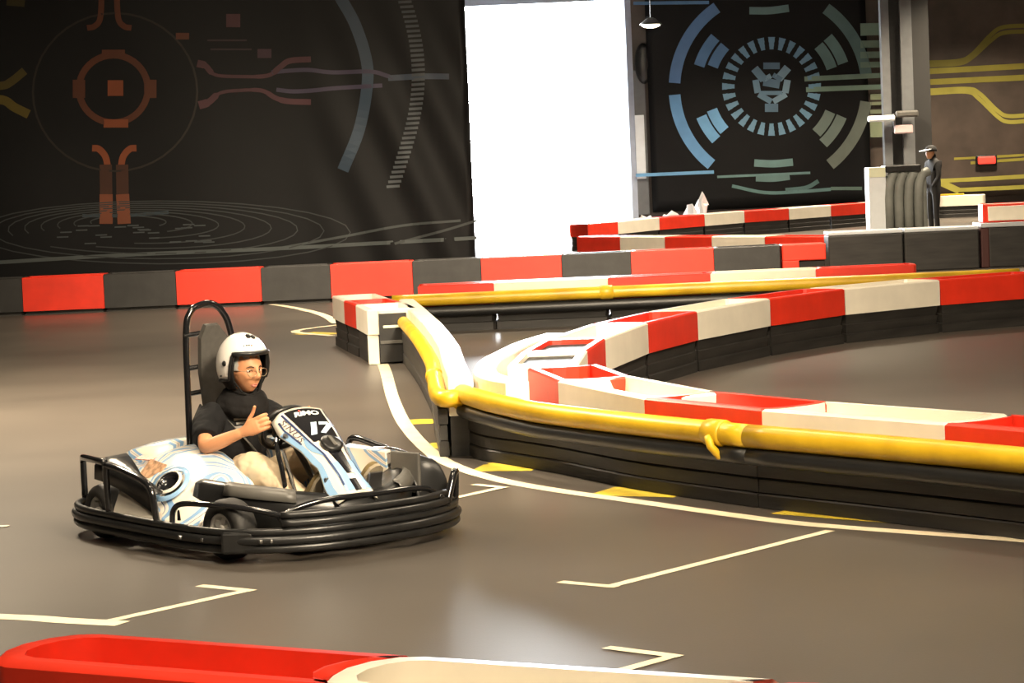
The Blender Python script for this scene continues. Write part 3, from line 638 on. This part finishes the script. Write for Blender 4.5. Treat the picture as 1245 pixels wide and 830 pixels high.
# left front mudguard
bm = bmesh.new(); rows = []
for i in range(13):
    a = R(-20 + 150 * i / 12); rows.append([(.55 + .175 * cos(a), y, .16 + .20 * sin(a) + (.02 if abs(y - .53) < .05 else 0)) for y in (.42, .435, .49, .55, .60, .61)])
loft(bm, rows, closed=False); solid(obj('front_mudguard', bm, 'kblack', kart, True), .012)
obj('mudguard_cheek', bx((.62, .425, .31), (.20, .02, .20), Matrix.Rotation(R(10), 3, 'Z'), bev=.008), 'kgrey', kart)
# side pods
secs = [(-.64, -.37, .355, -.55, .29, -.2, .38), (-.35, -.36, .42, -.61, .22, -.2, .45), (-.05, -.36, .415, -.645, .17, -.21, .43), (.18, -.36, .345, -.65, .145, -.21, .35), (.33, -.42, .25, -.63, .135, -.24, .25)]
for s, nm in ((1, 'right'), (-1, 'left')):
    bm = bmesh.new(); rows = []
    for x, ry, rz, oy, oz, iy, iz in secs:
        rows.append([(x, s * iy, .12), (x, s * iy, iz), (x, s * (iy * .5 + ry * .5), (iz + rz) / 2 + .012), (x, s * ry, rz), (x + .02, s * (ry * .55 + oy * .45), rz * .5 + oz * .5 + .03), (x + .03, s * oy, oz), (x + .03, s * oy, .12)])
    loft(bm, rows); o = obj('side_pod', bm, 'livery', kart, True)
    md = o.modifiers.new('bev', 'BEVEL'); md.width = .012; md.segments = 2; md.limit_method = 'ANGLE'; md.angle_limit = R(25)
    mt = Matrix.Translation((-.02, s * -.535, .305)) @ Vector((.22, -.62 * s, .75)).to_track_quat('Z', 'Y').to_matrix().to_4x4()
    obj('air_intake', lathe(bmesh.new(), [(.046, -.02), (.062, -.01), (.066, .02), (.058, .026), (.050, .018), (.045, -.004), (.01, -.006)], mt, 28), 'kprint', o, True)
    obj('intake_ring', lathe(bmesh.new(), [(.062, .012), (.074, .014), (.075, .020), (.062, .026)], mt, 28, False), 'kwhite', o, True)
    if s == 1:
        obj('blue_swirl', lathe(bmesh.new(), [(.086, .0), (.112, .002), (.114, .006), (.086, .010)], mt, 28, False), 'kblue', o, True)
        obj('photo_sticker', bx((-.30, -.475, .350), (.15, .10, .006), Vector((.1, -.62, .55)).to_track_quat('Z', 'X').to_matrix() @ Matrix.Rotation(R(80), 3, 'Z')), mat('orange_sticker', (.55, .33, .2), .3, var=.5, scale=40), o)
        obj('lettered_sticker', bx((-.50, -.40, .388), (.13, .05, .005), Vector((.05, -.25, 1)).to_track_quat('Z', 'X').to_matrix() @ Matrix.Rotation(R(90), 3, 'Z')), mat('red_white_sticker', (.75, .3, .22), .3, var=.4, scale=60), o)
        obj('lower_panel', (lambda bm: (loft(bm, [[(-.36, -.690, .13), (-.36, -.625, .285)], [(.12, -.692, .13), (.12, -.662, .185)]], closed=False), bm)[1])(bmesh.new()), 'kwhite', o)
        bm = bmesh.new(); rows = []
        for i in range(9):
            t = i / 8; x = -.58 + .62 * t; zc = .405 - .13 * t ** 1.6; rows.append([(x, -.47 - .14 * min(1, t * 1.5), zc + .01), (x + .02, -.60 - .07 * t, zc + .005), (x, -.655, zc - .03), (x + .02, -.67, zc - .10)])
        loft(bm, rows, closed=False); solid(obj('wheel_arch', bm, 'kblack', kart, True), .012)
obj('intake_hook', tb(catmull([(.27, -.66, .17), (.275, -.66, .215), (.285, -.66, .17)], 4), .006, 6), 'gblack', kart)
bm = bmesh.new(); rows = []
for x, hw, z in ((-.92, .30, .33), (-.86, .36, .40), (-.70, .38, .445), (-.56, .34, .46), (-.50, .30, .45)):
    rows.append([(x, -hw - .05, .22), (x, -hw, z - .03), (x, -hw * .6, z), (x, 0, z + .012), (x, hw * .6, z), (x, hw, z - .03), (x, hw + .05, .22)])
loft(bm, rows); obj('rear_cover', bm, 'livery', kart, True)
chk = obj('cheek_panel', (lambda bm: (loft(bm, [[(.10, .36, .28), (.14, .37, .41), (.16, .40, .425)], [(.50, .40, .25), (.48, .40, .40), (.48, .43, .41)]], closed=False), bm)[1])(bmesh.new()), 'livery', kart)
solid(chk, .012)
# black front fairing wrapping the foot well
top = [(.17, -.47, .34), (.36, -.455, .335), (.54, -.38, .32), (.70, -.22, .292), (.79, 0, .265), (.77, .2, .275), (.67, .36, .31), (.52, .46, .345)]
T = catmull(top, 4); bm = bmesh.new(); rows = []
for p in T:
    c = Vector((.25, 0, 0)); d = Vector((p.x - c.x, p.y, 0)).normalized()
    rows.append([p - d * .10 + Vector((0, 0, -.05)), p - d * .02, p, p + d * .03 + Vector((0, 0, -.015)), p + d * .05 + Vector((0, 0, -.09)), Vector((p.x, p.y, .10)) + d * .03])
loft(bm, rows, closed=False); fair = obj('front_fairing', bm, 'kblack', kart, True); solid(fair, .01)
for P in ([(.40, -.445, .335), (.55, -.375, .32), (.68, -.25, .297)], [(.75, .26, .29), (.68, .36, .315), (.58, .44, .34)]):
    bm = bmesh.new(); rows = []
    for p in catmull(P, 4):
        d = Vector((p.x - .25, p.y, 0)).normalized(); rows.append([p + d * .0 + Vector((0, 0, .008)), p + d * .035 + Vector((0, 0, -.006)), p + d * .056 + Vector((0, 0, -.05))])
    loft(bm, rows, closed=False); solid(obj('trim_insert', bm, 'kgrey', fair, True), .006)
# steering column, wheel, pedals
SWC = Vector((.20, 0, .552)); wu = Vector((.55, 0, .835)).normalized(); wn = Vector((-.835, 0, .55)).normalized()
swm = Matrix((( 0, wu.x, wn.x, SWC.x), (1, wu.y, wn.y, SWC.y), (0, wu.z, wn.z, SWC.z), (0, 0, 0, 1)))
ang = [2 * pi * k / 32 for k in range(32)]
sw = obj('steering_wheel', tb([swm @ Vector((.135 * cos(a), .135 * sin(a) * (.85 if sin(a) > 0 else .95), 0)) for a in ang], .0155, 10, True), 'kblack', kart, True)
for a in (R(0), R(180), R(270)): obj('spoke', tb([swm @ Vector((.0, .0, -.02)), swm @ Vector((.135 * cos(a), .135 * sin(a), 0))], .013, 8, flat=.5), 'kblack', sw)
obj('hub_pad', bx(SWC + wn * -.01, (.035, .13, .10), Matrix((wn, (0, 1, 0), wu)).transposed(), bev=.012), 'kblack', sw)
obj('steering_column', tb([SWC, (.60, 0, .16)], .016), 'kblack', kart)
obj('support_rod', tb([(.40, -.14, .46), (.50, -.14, .26)], .010), 'chrome', kart); obj('support_rod', tb([(.36, .14, .46), (.50, .14, .2)], .010), 'chrome', kart)
obj('column_bracket', tb(catmull([(.33, -.12, .56), (.38, -.16, .48), (.42, -.16, .36), (.45, -.14, .14)], 5), .012), 'gblack', kart)
for y in (-.07, .18): obj('pedal', bx((.70, y, .26), (.015, .08, .18), Matrix.Rotation(R(15), 3, 'Y'), bev=.005), 'steel', kart)
# front panel with the number plate
PT, PB = Vector((.365, 0, .628)), Vector((.865, 0, .275)); pd = PB - PT; PLEN = pd.length; pdn = pd.normalized(); pn = Vector((-pdn.z, 0, pdn.x))
def interp(tab, s):
    for (a, x), (b, y) in zip(tab, tab[1:]):
        if s <= b: return x + (y - x) * max(0, (s - a)) / (b - a)
    return tab[-1][1]
WI = [(0, .122), (.40, .088), (.55, .062), (.8, .058), (1, .070)]; WO = [(0, .160), (.15, .165), (.42, .128), (.62, .105), (.85, .125), (1, .115)]
def panel(s, v, lift=0):
    wi, wo = interp(WI, s), interp(WO, s); a = abs(v); drop = max(0, a - wi) * 1.15
    bulge = .020 * sin(pi * max(0, min(1, s))) + .010 * (1 - (min(a, wi) / wi) ** 2)
    top = -.055 * (1 - min(1, a / .16) ** 2) * max(0, 1 - s / .3)
    return PT + pd * (s + top) + Vector((0, v, 0)) + pn * (bulge - drop + lift)
def grid(s0, s1, va, vb, ns, nv, lift):
    bm = bmesh.new(); loft(bm, [[panel(s, va(s) + (vb(s) - va(s)) * j / nv, lift) for j in range(nv + 1)] for s in [s0 + (s1 - s0) * i / ns for i in range(ns + 1)]], closed=False); return bm
wi = lambda s: interp(WI, s); wo = lambda s: interp(WO, s)
fp = obj('front_panel', grid(.0, 1, lambda s: -wo(s), wo, 30, 16, 0), 'kwhite', kart, True); solid(fp, .014, -1 if True else 1)
for sg in (-1, 1):
    obj('navy_edge_line', grid(.03, .9, lambda s: sg * (wi(s) - .004), lambda s: sg * (wi(s) + .005), 24, 2, .0035), 'knavy', fp)
    obj('blue_flank_print', grid(.16, .98, lambda s: sg * (wi(s) * .45 + wo(s) * .55), lambda s: sg * (wo(s) - .002), 20, 4, .003), 'kblue', fp)
    obj('blue_wedge_print', grid(.66, .97, lambda s: sg * (.012 + (.97 - s) * .05), lambda s: sg * (wi(s) + .004), 8, 4, .004), 'kblue', fp)
    obj('navy_edge_line', grid(.06, .36, lambda s: sg * (wi(s) * .45 + wo(s) * .55 - .002), lambda s: sg * (wi(s) * .45 + wo(s) * .55 + .004), 10, 1, .004), 'knavy', fp)
    obj('blue_streak_print', grid(.30, .56, lambda s: sg * (wi(s) + .004), lambda s: sg * (wi(s) + .004 + .018 * sin((s - .3) / .26 * pi)), 8, 2, .004), 'kblue', fp)
plate = obj('number_plate', grid(.025, .40, lambda s: -(wi(s) - .016), lambda s: wi(s) - .016, 14, 10, .004), 'kprint', fp)
obj('lower_black_print', grid(.50, .80, lambda s: -.040 + (s - .5) * .07, lambda s: .040 - (s - .5) * .07, 8, 4, .004), 'kprint', fp)
obj('lower_slot', grid(.86, .985, lambda s: -.028, lambda s: .028, 4, 3, .005), 'kprint', fp)
mt = Matrix.Translation(panel(.47, 0, .004)) @ pn.to_track_quat('Z', 'Y').to_matrix().to_4x4()
obj('round_cap', lathe(bmesh.new(), [(.056, 0), (.056, .014), (.045, .020), (.01, .021)], mt, 24), 'kblack', fp, True)
cap_bar = bx((0, 0, .024), (.02, .07, .008)); bmesh.ops.transform(cap_bar, matrix=mt, verts=cap_bar.verts); obj('cap_bar', cap_bar, 'kgrey', fp)
obj('panel_bolt', lathe(bmesh.new(), [(.015, 0), (.015, .008), (.004, .01)], Matrix.Translation(panel(.20, -wo(.20) + .012, .002)) @ pn.to_track_quat('Z', 'Y').to_matrix().to_4x4(), 12), 'steel', fp)
def lettering(name, txt, size, m, place, parent, bold=.0, shear=0, sx=1.0, spacing=1.0):
    cu = bpy.data.curves.new(name, 'FONT'); cu.body = txt; cu.size = size; cu.align_x = 'CENTER'; cu.align_y = 'CENTER'; cu.offset = bold; cu.shear = shear; cu.space_character = spacing; cu.resolution_u = 3
    o = bpy.data.objects.new(name, cu); COL.objects.link(o)
    dg = bpy.context.evaluated_depsgraph_get(); dg.update(); me = bpy.data.meshes.new_from_object(o.evaluated_get(dg))
    bpy.data.objects.remove(o); bpy.data.curves.remove(cu); me.materials.clear()
    bm = bmesh.new(); bm.from_mesh(me); bmesh.ops.subdivide_edges(bm, edges=[e for e in bm.edges if e.calc_length() > size * .3], cuts=1)
    bmesh.ops.triangulate(bm, faces=bm.faces); bm.to_mesh(me); bm.free()
    for v in me.vertices: v.co = place(v.co.x * sx, v.co.y)
    return link(name, me, m, parent)
lettering('number_lettering', '17', .105, 'sblue', lambda x, y: panel(.265 - y / PLEN, x - .006, .0065), plate, .005, .35, 1.6, .86)
lettering('maker_lettering', 'RiMO', .040, 'lettering', lambda x, y: panel(.085 - y / PLEN, x, .0065), plate, .002, .3, 1.45)
obj('red_letter_mark', grid(.045, .060, lambda s: -.030, lambda s: -.018, 2, 2, .0075), mat('red_print', (.75, .05, .03), .3), plate)
lettering('flank_lettering', 'SiNUS', .044, 'flank', lambda x, y: panel(.20 + x / PLEN, -(wi(.2 + x / PLEN) + .017) + y * .62, .0045), fp, .0, .25, 1.35, 1.1)
for v in (-.145, .145): obj('panel_stay', tb([panel(.12, v, -.03), (SWC.x + .02, v * .6, SWC.z - .08)], .008, 8), 'gblack', kart)
# seat with roll hoop
bm = bmesh.new(); rows = []
for x, z, hw in ((.05, .20, .17), (-.10, .13, .19), (-.28, .115, .20), (-.42, .18, .205), (-.47, .34, .20), (-.50, .52, .17), (-.505, .60, .12)):
    rows.append([(x + .08 * abs(t) ** 3, hw * t, z + .17 * abs(t) ** 3 * (1 if z < .3 else .25)) for t in (-1, -.85, -.6, -.3, 0, .3, .6, .85, 1)])
loft(bm, rows, closed=False); solid(obj('seat', bm, 'seat', kart, True), .012)
hoop = obj('roll_hoop', tb(catmull([(-.49, -.155, .30), (-.49, -.15, .62), (-.50, -.135, 1.0), (-.505, -.10, 1.11), (-.508, -.035, 1.143), (-.508, .03, 1.143), (-.505, .085, 1.10), (-.50, .125, 1.0), (-.49, .165, .70), (-.48, .18, .30)], 6), .017, 12), 'gblack', kart, True)
bm = bmesh.new(); P = [(-.075, .60), (-.095, .80), (-.085, .98), (-.05, 1.045), (.03, 1.045), (.085, .98), (.125, .80), (.12, .60)]
loft(bm, [[(-.47 + .0, y, z) for y, z in P], [(-.445, y * .94, z - .01) for y, z in P]]); obj('head_pad', bm, 'pad', hoop)
for z in (.70, .83, 1.0): obj('rung', tb([(-.495, -.15, z - .01), (-.48, -.05, z + .0)], .013), 'gblack', hoop)
obj('battery_box', bx((-.20, .46, .2), (.5, .2, .2), bev=.02), 'kblack', kart)

# ------------------------------------------------------------------ driver
drv = thing('person', 'person in white helmet, glasses, black t-shirt and beige trousers driving the kart, thumb raised', 'person', KART, HEAD)
ca, sa = None, None
aR = Vector((.84, .38, .38)).normalized(); cR = Vector((-.42, .90, .03)); cR = (cR - aR * cR.dot(aR)).normalized(); bR = aR.cross(cR); bR = bR if bR.z > 0 else -bR
rimR = swm @ Vector((-.130, .04, 0)); WR = rimR - aR * .108 - cR * .030 - bR * .0
aL = Vector((.84, -.30, .38)).normalized(); cL = Vector((-.35, -.93, .03)); cL = (cL - aL * cL.dot(aL)).normalized(); bL = aL.cross(cL); bL = bL if bL.z > 0 else -bL
rimL = swm @ Vector((.133, .0, 0)); WL = rimL - aL * .108 - cL * .030
SR_, SL_ = Vector((-.25, -.165, .595)), Vector((-.25, .165, .595)); ER, EL = Vector((-.075, -.305, .455)), Vector((-.02, .275, .40))
HC = Vector((-.135, -.012, .822)); HY = R(4)
hm = Matrix.Translation(HC) @ Matrix.Rotation(HY, 4, 'Z') @ Matrix.Rotation(R(3), 4, 'Y')
KR, KL = Vector((.16, -.165, .355)), Vector((.16, .17, .37)); AR_, AL_ = Vector((.52, -.08, .20)), Vector((.58, .17, .20))
J = [((-.30, 0, .22), .12), ((-.30, 0, .36), .11), ((-.27, 0, .52), .11), ((-.215, 0, .635), .060), ((-.165, 0, .72), .052), ((-.14, 0, .77), .05),
     (SR_, .058), (SR_.lerp(ER, .5), .047), (ER, .040), (ER.lerp(WR, .3), .041), (WR, .0265),
     (SL_, .058), (SL_.lerp(EL, .5), .047), (EL, .040), (EL.lerp(WL, .3), .041), (WL, .0265),
     ((-.26, -.10, .20), .085), (KR, .058), (AR_, .040), ((-.26, .10, .20), .085), (KL, .058), (AL_, .040)]
Ed = [(0, 1), (1, 2), (2, 3), (3, 4), (4, 5), (2, 6), (6, 7), (7, 8), (8, 9), (9, 10), (2, 11), (11, 12), (12, 13), (13, 14), (14, 15), (0, 16), (16, 17), (17, 18), (0, 19), (19, 20), (20, 21)]
body = skin_mesh('body', J, Ed, 'skin', drv, 2, 0, [head_mesh(hm)] + hand_meshes(WR, aR, bR, cR) + hand_meshes(WL, aL, bL, cL), .0034)
def cloth(name, meshes, m, voxel, disp=.0, dscale=.08):
    bm = bmesh.new()
    for f in meshes: f(bm)
    o = obj(name, bm, m, drv, True)
    rm = o.modifiers.new('rm', 'REMESH'); rm.mode = 'VOXEL'; rm.voxel_size = voxel; rm.use_smooth_shade = True
    sm = o.modifiers.new('sm', 'SMOOTH'); sm.factor = .5; sm.iterations = 4
    if disp:
        tx = bpy.data.textures.new('folds', 'CLOUDS'); tx.noise_scale = dscale; d = o.modifiers.new('d', 'DISPLACE'); d.texture = tx; d.strength = disp; d.mid_level = .5
    baked(o)
    for p in o.data.polygons: p.use_smooth = True
    return o
def ell(bm, rows, n=24): loft(bm, [[(cx + hd * cos(2 * pi * k / n), cy + hw * sin(2 * pi * k / n), z) for k in range(n)] for z, cx, cy, hw, hd in rows])
def limb(P, r, n=16): return lambda bm: tube(bm, catmull(P, 4), [r[0] + (r[1] - r[0]) * i / (4 * (len(P) - 1)) for i in range(4 * (len(P) - 1) + 1)], n)
shirt = cloth('t_shirt', [lambda bm: ell(bm, [(.17, -.29, 0, .165, .125), (.30, -.31, 0, .160, .128), (.42, -.30, 0, .170, .132), (.52, -.275, 0, .188, .128), (.585, -.255, 0, .182, .102), (.628, -.235, 0, .13, .078), (.66, -.215, 0, .075, .066)]),
    limb([SR_ + Vector((-.01, .03, 0)), SR_.lerp(ER, .35), SR_.lerp(ER, .72)], (.078, .072)), limb([SL_ + Vector((-.01, -.03, 0)), SL_.lerp(EL, .35), SL_.lerp(EL, .68)], (.078, .072))], 'shirt', .0075, .022, .07)
trs = cloth('trousers', [lambda bm: ell(bm, [(.10, -.28, 0, .15, .13), (.18, -.28, 0, .172, .135), (.27, -.295, 0, .165, .130)]),
    limb([(-.27, -.09, .20), (-.05, -.135, .285), KR, KR.lerp(AR_, .5), AR_], (.108, .060)), limb([(-.27, .09, .20), (-.05, .13, .29), KL, KL.lerp(AL_, .5), AL_], (.108, .060))], 'trousers', .008, .03, .08)
for nm, A0, toe in (('shoe', AR_, Vector((.625, -.055, .355))), ('shoe', AL_, Vector((.695, .185, .37)))):
    d = (toe - A0).normalized(); side = Vector((0, 1, 0)); nrm = d.cross(side).normalized(); nrm = nrm if nrm.x < 0 else -nrm
    bm = bmesh.new(); rows = []; Lh = (toe - A0).length
    for t, w, h0, h1 in ((-.28, .028, -.018, .03), (-.2, .038, -.028, .06), (.15, .042, -.030, .062), (.5, .047, -.030, .046), (.8, .048, -.028, .036), (1.0, .040, -.022, .028), (1.12, .020, -.01, .015)):
        rows.append([A0 + d * (t * Lh) + side * (w * cos(2 * pi * k / 14)) + nrm * ((h1 if sin(2 * pi * k / 14) > 0 else -h0) * sin(2 * pi * k / 14)) for k in range(14)])
    loft(bm, rows); sh = subs(obj(nm, bm, 'shoe', drv, True))
    bm = bmesh.new(); rows = []
    for t, w in ((-.29, .02), (-.2, .04), (.15, .041), (.5, .049), (.85, .049), (1.05, .036), (1.14, .012)):
        rows.append([A0 + d * (t * Lh) + side * (w * s) + nrm * h for s, h in ((-1, -.034), (1, -.034), (1, -.016), (-1, -.016))])
    loft(bm, rows); obj('sole', bm, 'sole', sh)
# belt, print, neck padding
obj('belt', tb([(-.295 + .135 * cos(a), .172 * sin(a), .272 + .012 * cos(a)) for a in ang], .014, 8, True, flat=1.5), 'kblack', drv, True)
for k in range(9):
    a = R(-70 + 14 * k); obj('stud', bx((-.295 + .150 * cos(a), .187 * sin(a), .272 + .012 * cos(a)), (.012, .012, .012), bev=.004), 'chrome', shirt)
_sb = bmesh.new(); _sb.from_mesh(shirt.data); SBVH = BVHTree.FromBMesh(_sb)
def chest(y, z): p = SBVH.ray_cast(Vector((1, y, z)), Vector((-1, 0, 0)))[0]; return p + Vector((.003, 0, 0))
for w, z in ((.085, .572), (.065, .552), (.085, .532)):
    bm = bmesh.new(); loft(bm, [[chest(-.035 + w * (q / 6 - .5), z + dz) for q in range(7)] for dz in (.0065, -.0055)], closed=False); solid(obj('chest_print', bm, 'print_grey', shirt), .002)
def necking(bm):
    for z, r, q, x in ((.635, .088, .044, -.20), (.662, .082, .040, -.188), (.688, .080, .028, -.182)):
        tube(bm, [(x + (r + .012) * cos(a), r * sin(a), z - .018 * cos(a)) for a in ang], q, 12, True)
    ell(bm, [(.62, -.20, 0, .07, .07), (.725, -.17, 0, .07, .06)])
cloth('neck_padding', [necking], 'scarf', .007, .012, .05)
# helmet
def helm(a, e, k=1.0): return Vector((.150 * k * cos(a) * cos(e), .128 * k * sin(a) * cos(e), .166 * k * sin(e)))
def sst(a, lo, hi): t = max(0, min(1, (a - lo) / (hi - lo))); return t * t * (3 - 2 * t)
def hshell(front, side, k, lo=60, hi=76, na=96, nr=14):
    bm = bmesh.new(); cols = []; edge = []
    for i in range(na):
        a = 2 * pi * i / na - pi; ad = abs(math.degrees(a)); t = sst(ad, lo, hi)
        e0 = R(front + (side - front) * t + (-8 * sst(ad, 100, 170) if side < -15 else 0)); cols.append([helm(a, e0 + (R(89.5) - e0) * j / nr, k) for j in range(nr + 1)]); edge.append(helm(a, e0, k))
    cols.append(cols[0]); loft(bm, cols, closed=False); bmesh.ops.remove_doubles(bm, verts=bm.verts, dist=.0004); return bm, edge
hh = Matrix.Translation((-.152, -.014, .845)) @ Matrix.Rotation(HY, 4, 'Z')
def at(bm, m4): bmesh.ops.transform(bm, matrix=m4, verts=bm.verts); return bm
bm, edge = hshell(24, -24, 1.0); hel = obj('helmet', at(bm, hh), 'helmet', drv, True); solid(hel, .012, -1)
obj('edge_trim', tb([hh @ (p * 1.0) for p in edge], .0075, 8, True), 'kblack', hel, True)
bm, _ = hshell(21, -52, .945, 56, 72); solid(obj('lining', at(bm, hh), 'scarf', hel, True), .01, -1)
obj('brow_peak', tb([hh @ (helm(R(-62 + 124 * i / 16), R(22), 1.012)) for i in range(17)], .011, 8), 'kblack', hel, True)
for a, e, r in ((-82, 6, .014), (-96, -16, .005)):
    p = helm(R(a), R(e)); q = Vector((p.x / .0225, p.y / .0164, p.z / .0276)).normalized()
    obj('snap', at(lathe(bmesh.new(), [(r, -.004), (r, .004), (r * .7, .007), (.001, .008)], Matrix.Translation(p) @ q.to_track_quat('Z', 'Y').to_matrix().to_4x4(), 14), hh), 'kblack', hel, True)
for a, e, s in ((-8, 62, .030), (12, 58, .026)):
    p = helm(R(a), R(e)); q = Vector((p.x / .0225, p.y / .0164, p.z / .0276)).normalized()
    obj('air_vent', at(bx((0, 0, 0), (s, .022, .016), None, .006), hh @ Matrix.Translation(p) @ q.to_track_quat('Z', 'X').to_matrix().to_4x4()), 'kblack', hel, True)
for k, (a, e, w, mm) in enumerate(((-34, 38, .008, 'kblack'), (-26, 39, .010, 'lgrey'), (-19, 39, .010, 'lgrey'), (-12, 38, .006, 'red'))):
    p = helm(R(a), R(e), 1.004); q = Vector((p.x / .0225, p.y / .0164, p.z / .0276)).normalized()
    obj('small_print', at(bx((0, 0, 0), (w, .008, .002)), hh @ Matrix.Translation(p) @ q.to_track_quat('Z', 'X').to_matrix().to_4x4() @ Matrix.Rotation(R(90), 4, 'Z')), mm, hel)
obj('chin_strap', tb(catmull([hh @ Vector((.03, -.098, -.05)), hm @ Vector((.035, -.066, -.085)), hm @ Vector((.05, -.035, -.118)), hm @ Vector((.05, .035, -.118)), hm @ Vector((.035, .066, -.085)), hh @ Vector((.03, .098, -.05))], 6), .009, 8, flat=.5), 'scarf', hel, True)
# head sock, eyes, lips, brows, spectacles
me = head_mesh(Matrix(), 4); bm = bmesh.new(); bm.from_mesh(me)
bmesh.ops.delete(bm, geom=[v for v in bm.verts if (v.co.x > .045 and v.co.z < .06) or v.co.z < -.05 or (v.co.x > .01 and v.co.z < -.015)], context='VERTS')
bmesh.ops.scale(bm, vec=(1.035, 1.05, 1.04), verts=bm.verts); obj('head_sock', at(bm, hm), 'hnet', drv, True)
_hb = bmesh.new(); _hme = head_mesh(Matrix(), 5); _hb.from_mesh(_hme); HBVH = BVHTree.FromBMesh(_hb)
def face(y, z, lift=0):
    p = HBVH.ray_cast(Vector((.3, y, z)), Vector((-1, 0, 0)))[0]
    return Vector((p.x + lift, y, z))
for s in (-1, 1):
    e0 = face(s * .031, .001)
    ey_ = obj('eye', at(bm_ell((.008, .0125, .0075), e0 + Vector((-.0040, 0, 0))), hm), 'eyew', drv, True)
    obj('iris', at(bm_ell((.004, .0055, .0058), e0 + Vector((.0012, s * -.001, 0))), hm), 'iris', ey_, True)
    obj('upper_lid', at(tb(catmull([face(s * .018, -.001, .0), face(s * .024, .006, .001), face(s * .032, .008, .001), face(s * .044, .002, .0)], 5), .0017, 6), hm), 'hair', drv, True)
    obj('eyebrow', at(tb(catmull([face(s * .014, .018, .0), face(s * .028, .024, .0005), face(s * .046, .018, .0)], 5), [.002 + .001 * sin(pi * q / 10) for q in range(11)], 6), hm), 'hair', drv, True)
sp = obj('spectacles', at(tb([(.119, .003, .002), (.121, 0, .004), (.119, -.003, .002)], .0014, 6), hm), 'wire', drv)
for s in (-1, 1):
    rim = [Vector((.114 - .006 * (abs(s * .034 + .025 * cos(a)) / .05) ** 2, s * .034 + .025 * cos(a), -.006 + .020 * sin(a))) for a in ang]
    obj('rim', at(tb(rim, .0016, 6, True), hm), 'wire', sp, True)
    bm = bmesh.new(); bm.faces.new([bm.verts.new(p) for p in rim]); obj('lens', at(bm, hm), 'lens', sp)
    obj('temple', at(tb([(.104, s * .059, .002), (.07, s * .078, .004), (-.01, s * .085, 0)], .0016, 6), hm), 'wire', sp)
for z, w in ((-.0668, .0030), (-.0762, .0040)):
    obj('lip', at(tb([face(-.022 + .044 * q / 16, z + (-.0715 - z) * abs(q / 8 - 1) ** 2, -.0012) for q in range(17)], [.0012 + w * sin(pi * q / 16) for q in range(17)], 8), hm), 'lip', drv, True)
obj('seat_belt', tb(catmull([(-.19, -.10, .58), (-.135, -.02, .46), (-.135, .06, .36), (-.15, .12, .28)], 6), .018, 8, flat=.25), 'kgrey', shirt, True)

# ------------------------------------------------------------------ person at the back
per = thing('person', 'person in dark clothes with pale cap standing right of the grey cabinet', 'person', (7.9, 46.8, 0), R(200))
J = [((0, 0, .92), .14), ((0, 0, 1.12), .13), ((0, 0, 1.30), .14), ((0, 0, 1.44), .06), ((.03, 0, 1.56), .098), ((0, -.19, 1.36), .06), ((.02, -.24, 1.10), .048), ((.14, -.2, .92), .035), ((0, .19, 1.36), .06), ((.02, .24, 1.10), .048), ((.14, .2, .92), .035),
     ((0, -.10, .84), .085), ((.02, -.11, .47), .06), ((0, -.11, .08), .045), ((.12, -.12, .045), .04), ((0, .10, .84), .085), ((.02, .11, .47), .06), ((0, .11, .08), .045), ((.12, .12, .045), .04)]
Ed = [(0, 1), (1, 2), (2, 3), (3, 4), (2, 5), (5, 6), (6, 7), (2, 8), (8, 9), (9, 10), (0, 11), (11, 12), (12, 13), (13, 14), (0, 15), (15, 16), (16, 17), (17, 18)]
skin_mesh('body', J, Ed, 'dark', per, 2)
cp = obj('cap', lathe(bmesh.new(), [(.108, 0), (.112, .03), (.09, .085), (.04, .115), (.005, .12)], Matrix.Translation((.03, 0, 1.575)), 20), 'dark', per, True)
obj('peak', bx((.15, 0, 1.60), (.16, .20, .02), Matrix.Rotation(R(12), 3, 'Y'), bev=.009), 'pale', cp, True)
obj('face', at(lathe(bmesh.new(), [(.01, -.1), (.06, -.08), (.085, 0), (.07, .07), (.02, .1)], Matrix.Translation((.05, 0, 1.53)), 16), Matrix()), 'skin', per, True)
bpy.context.view_layer.update()
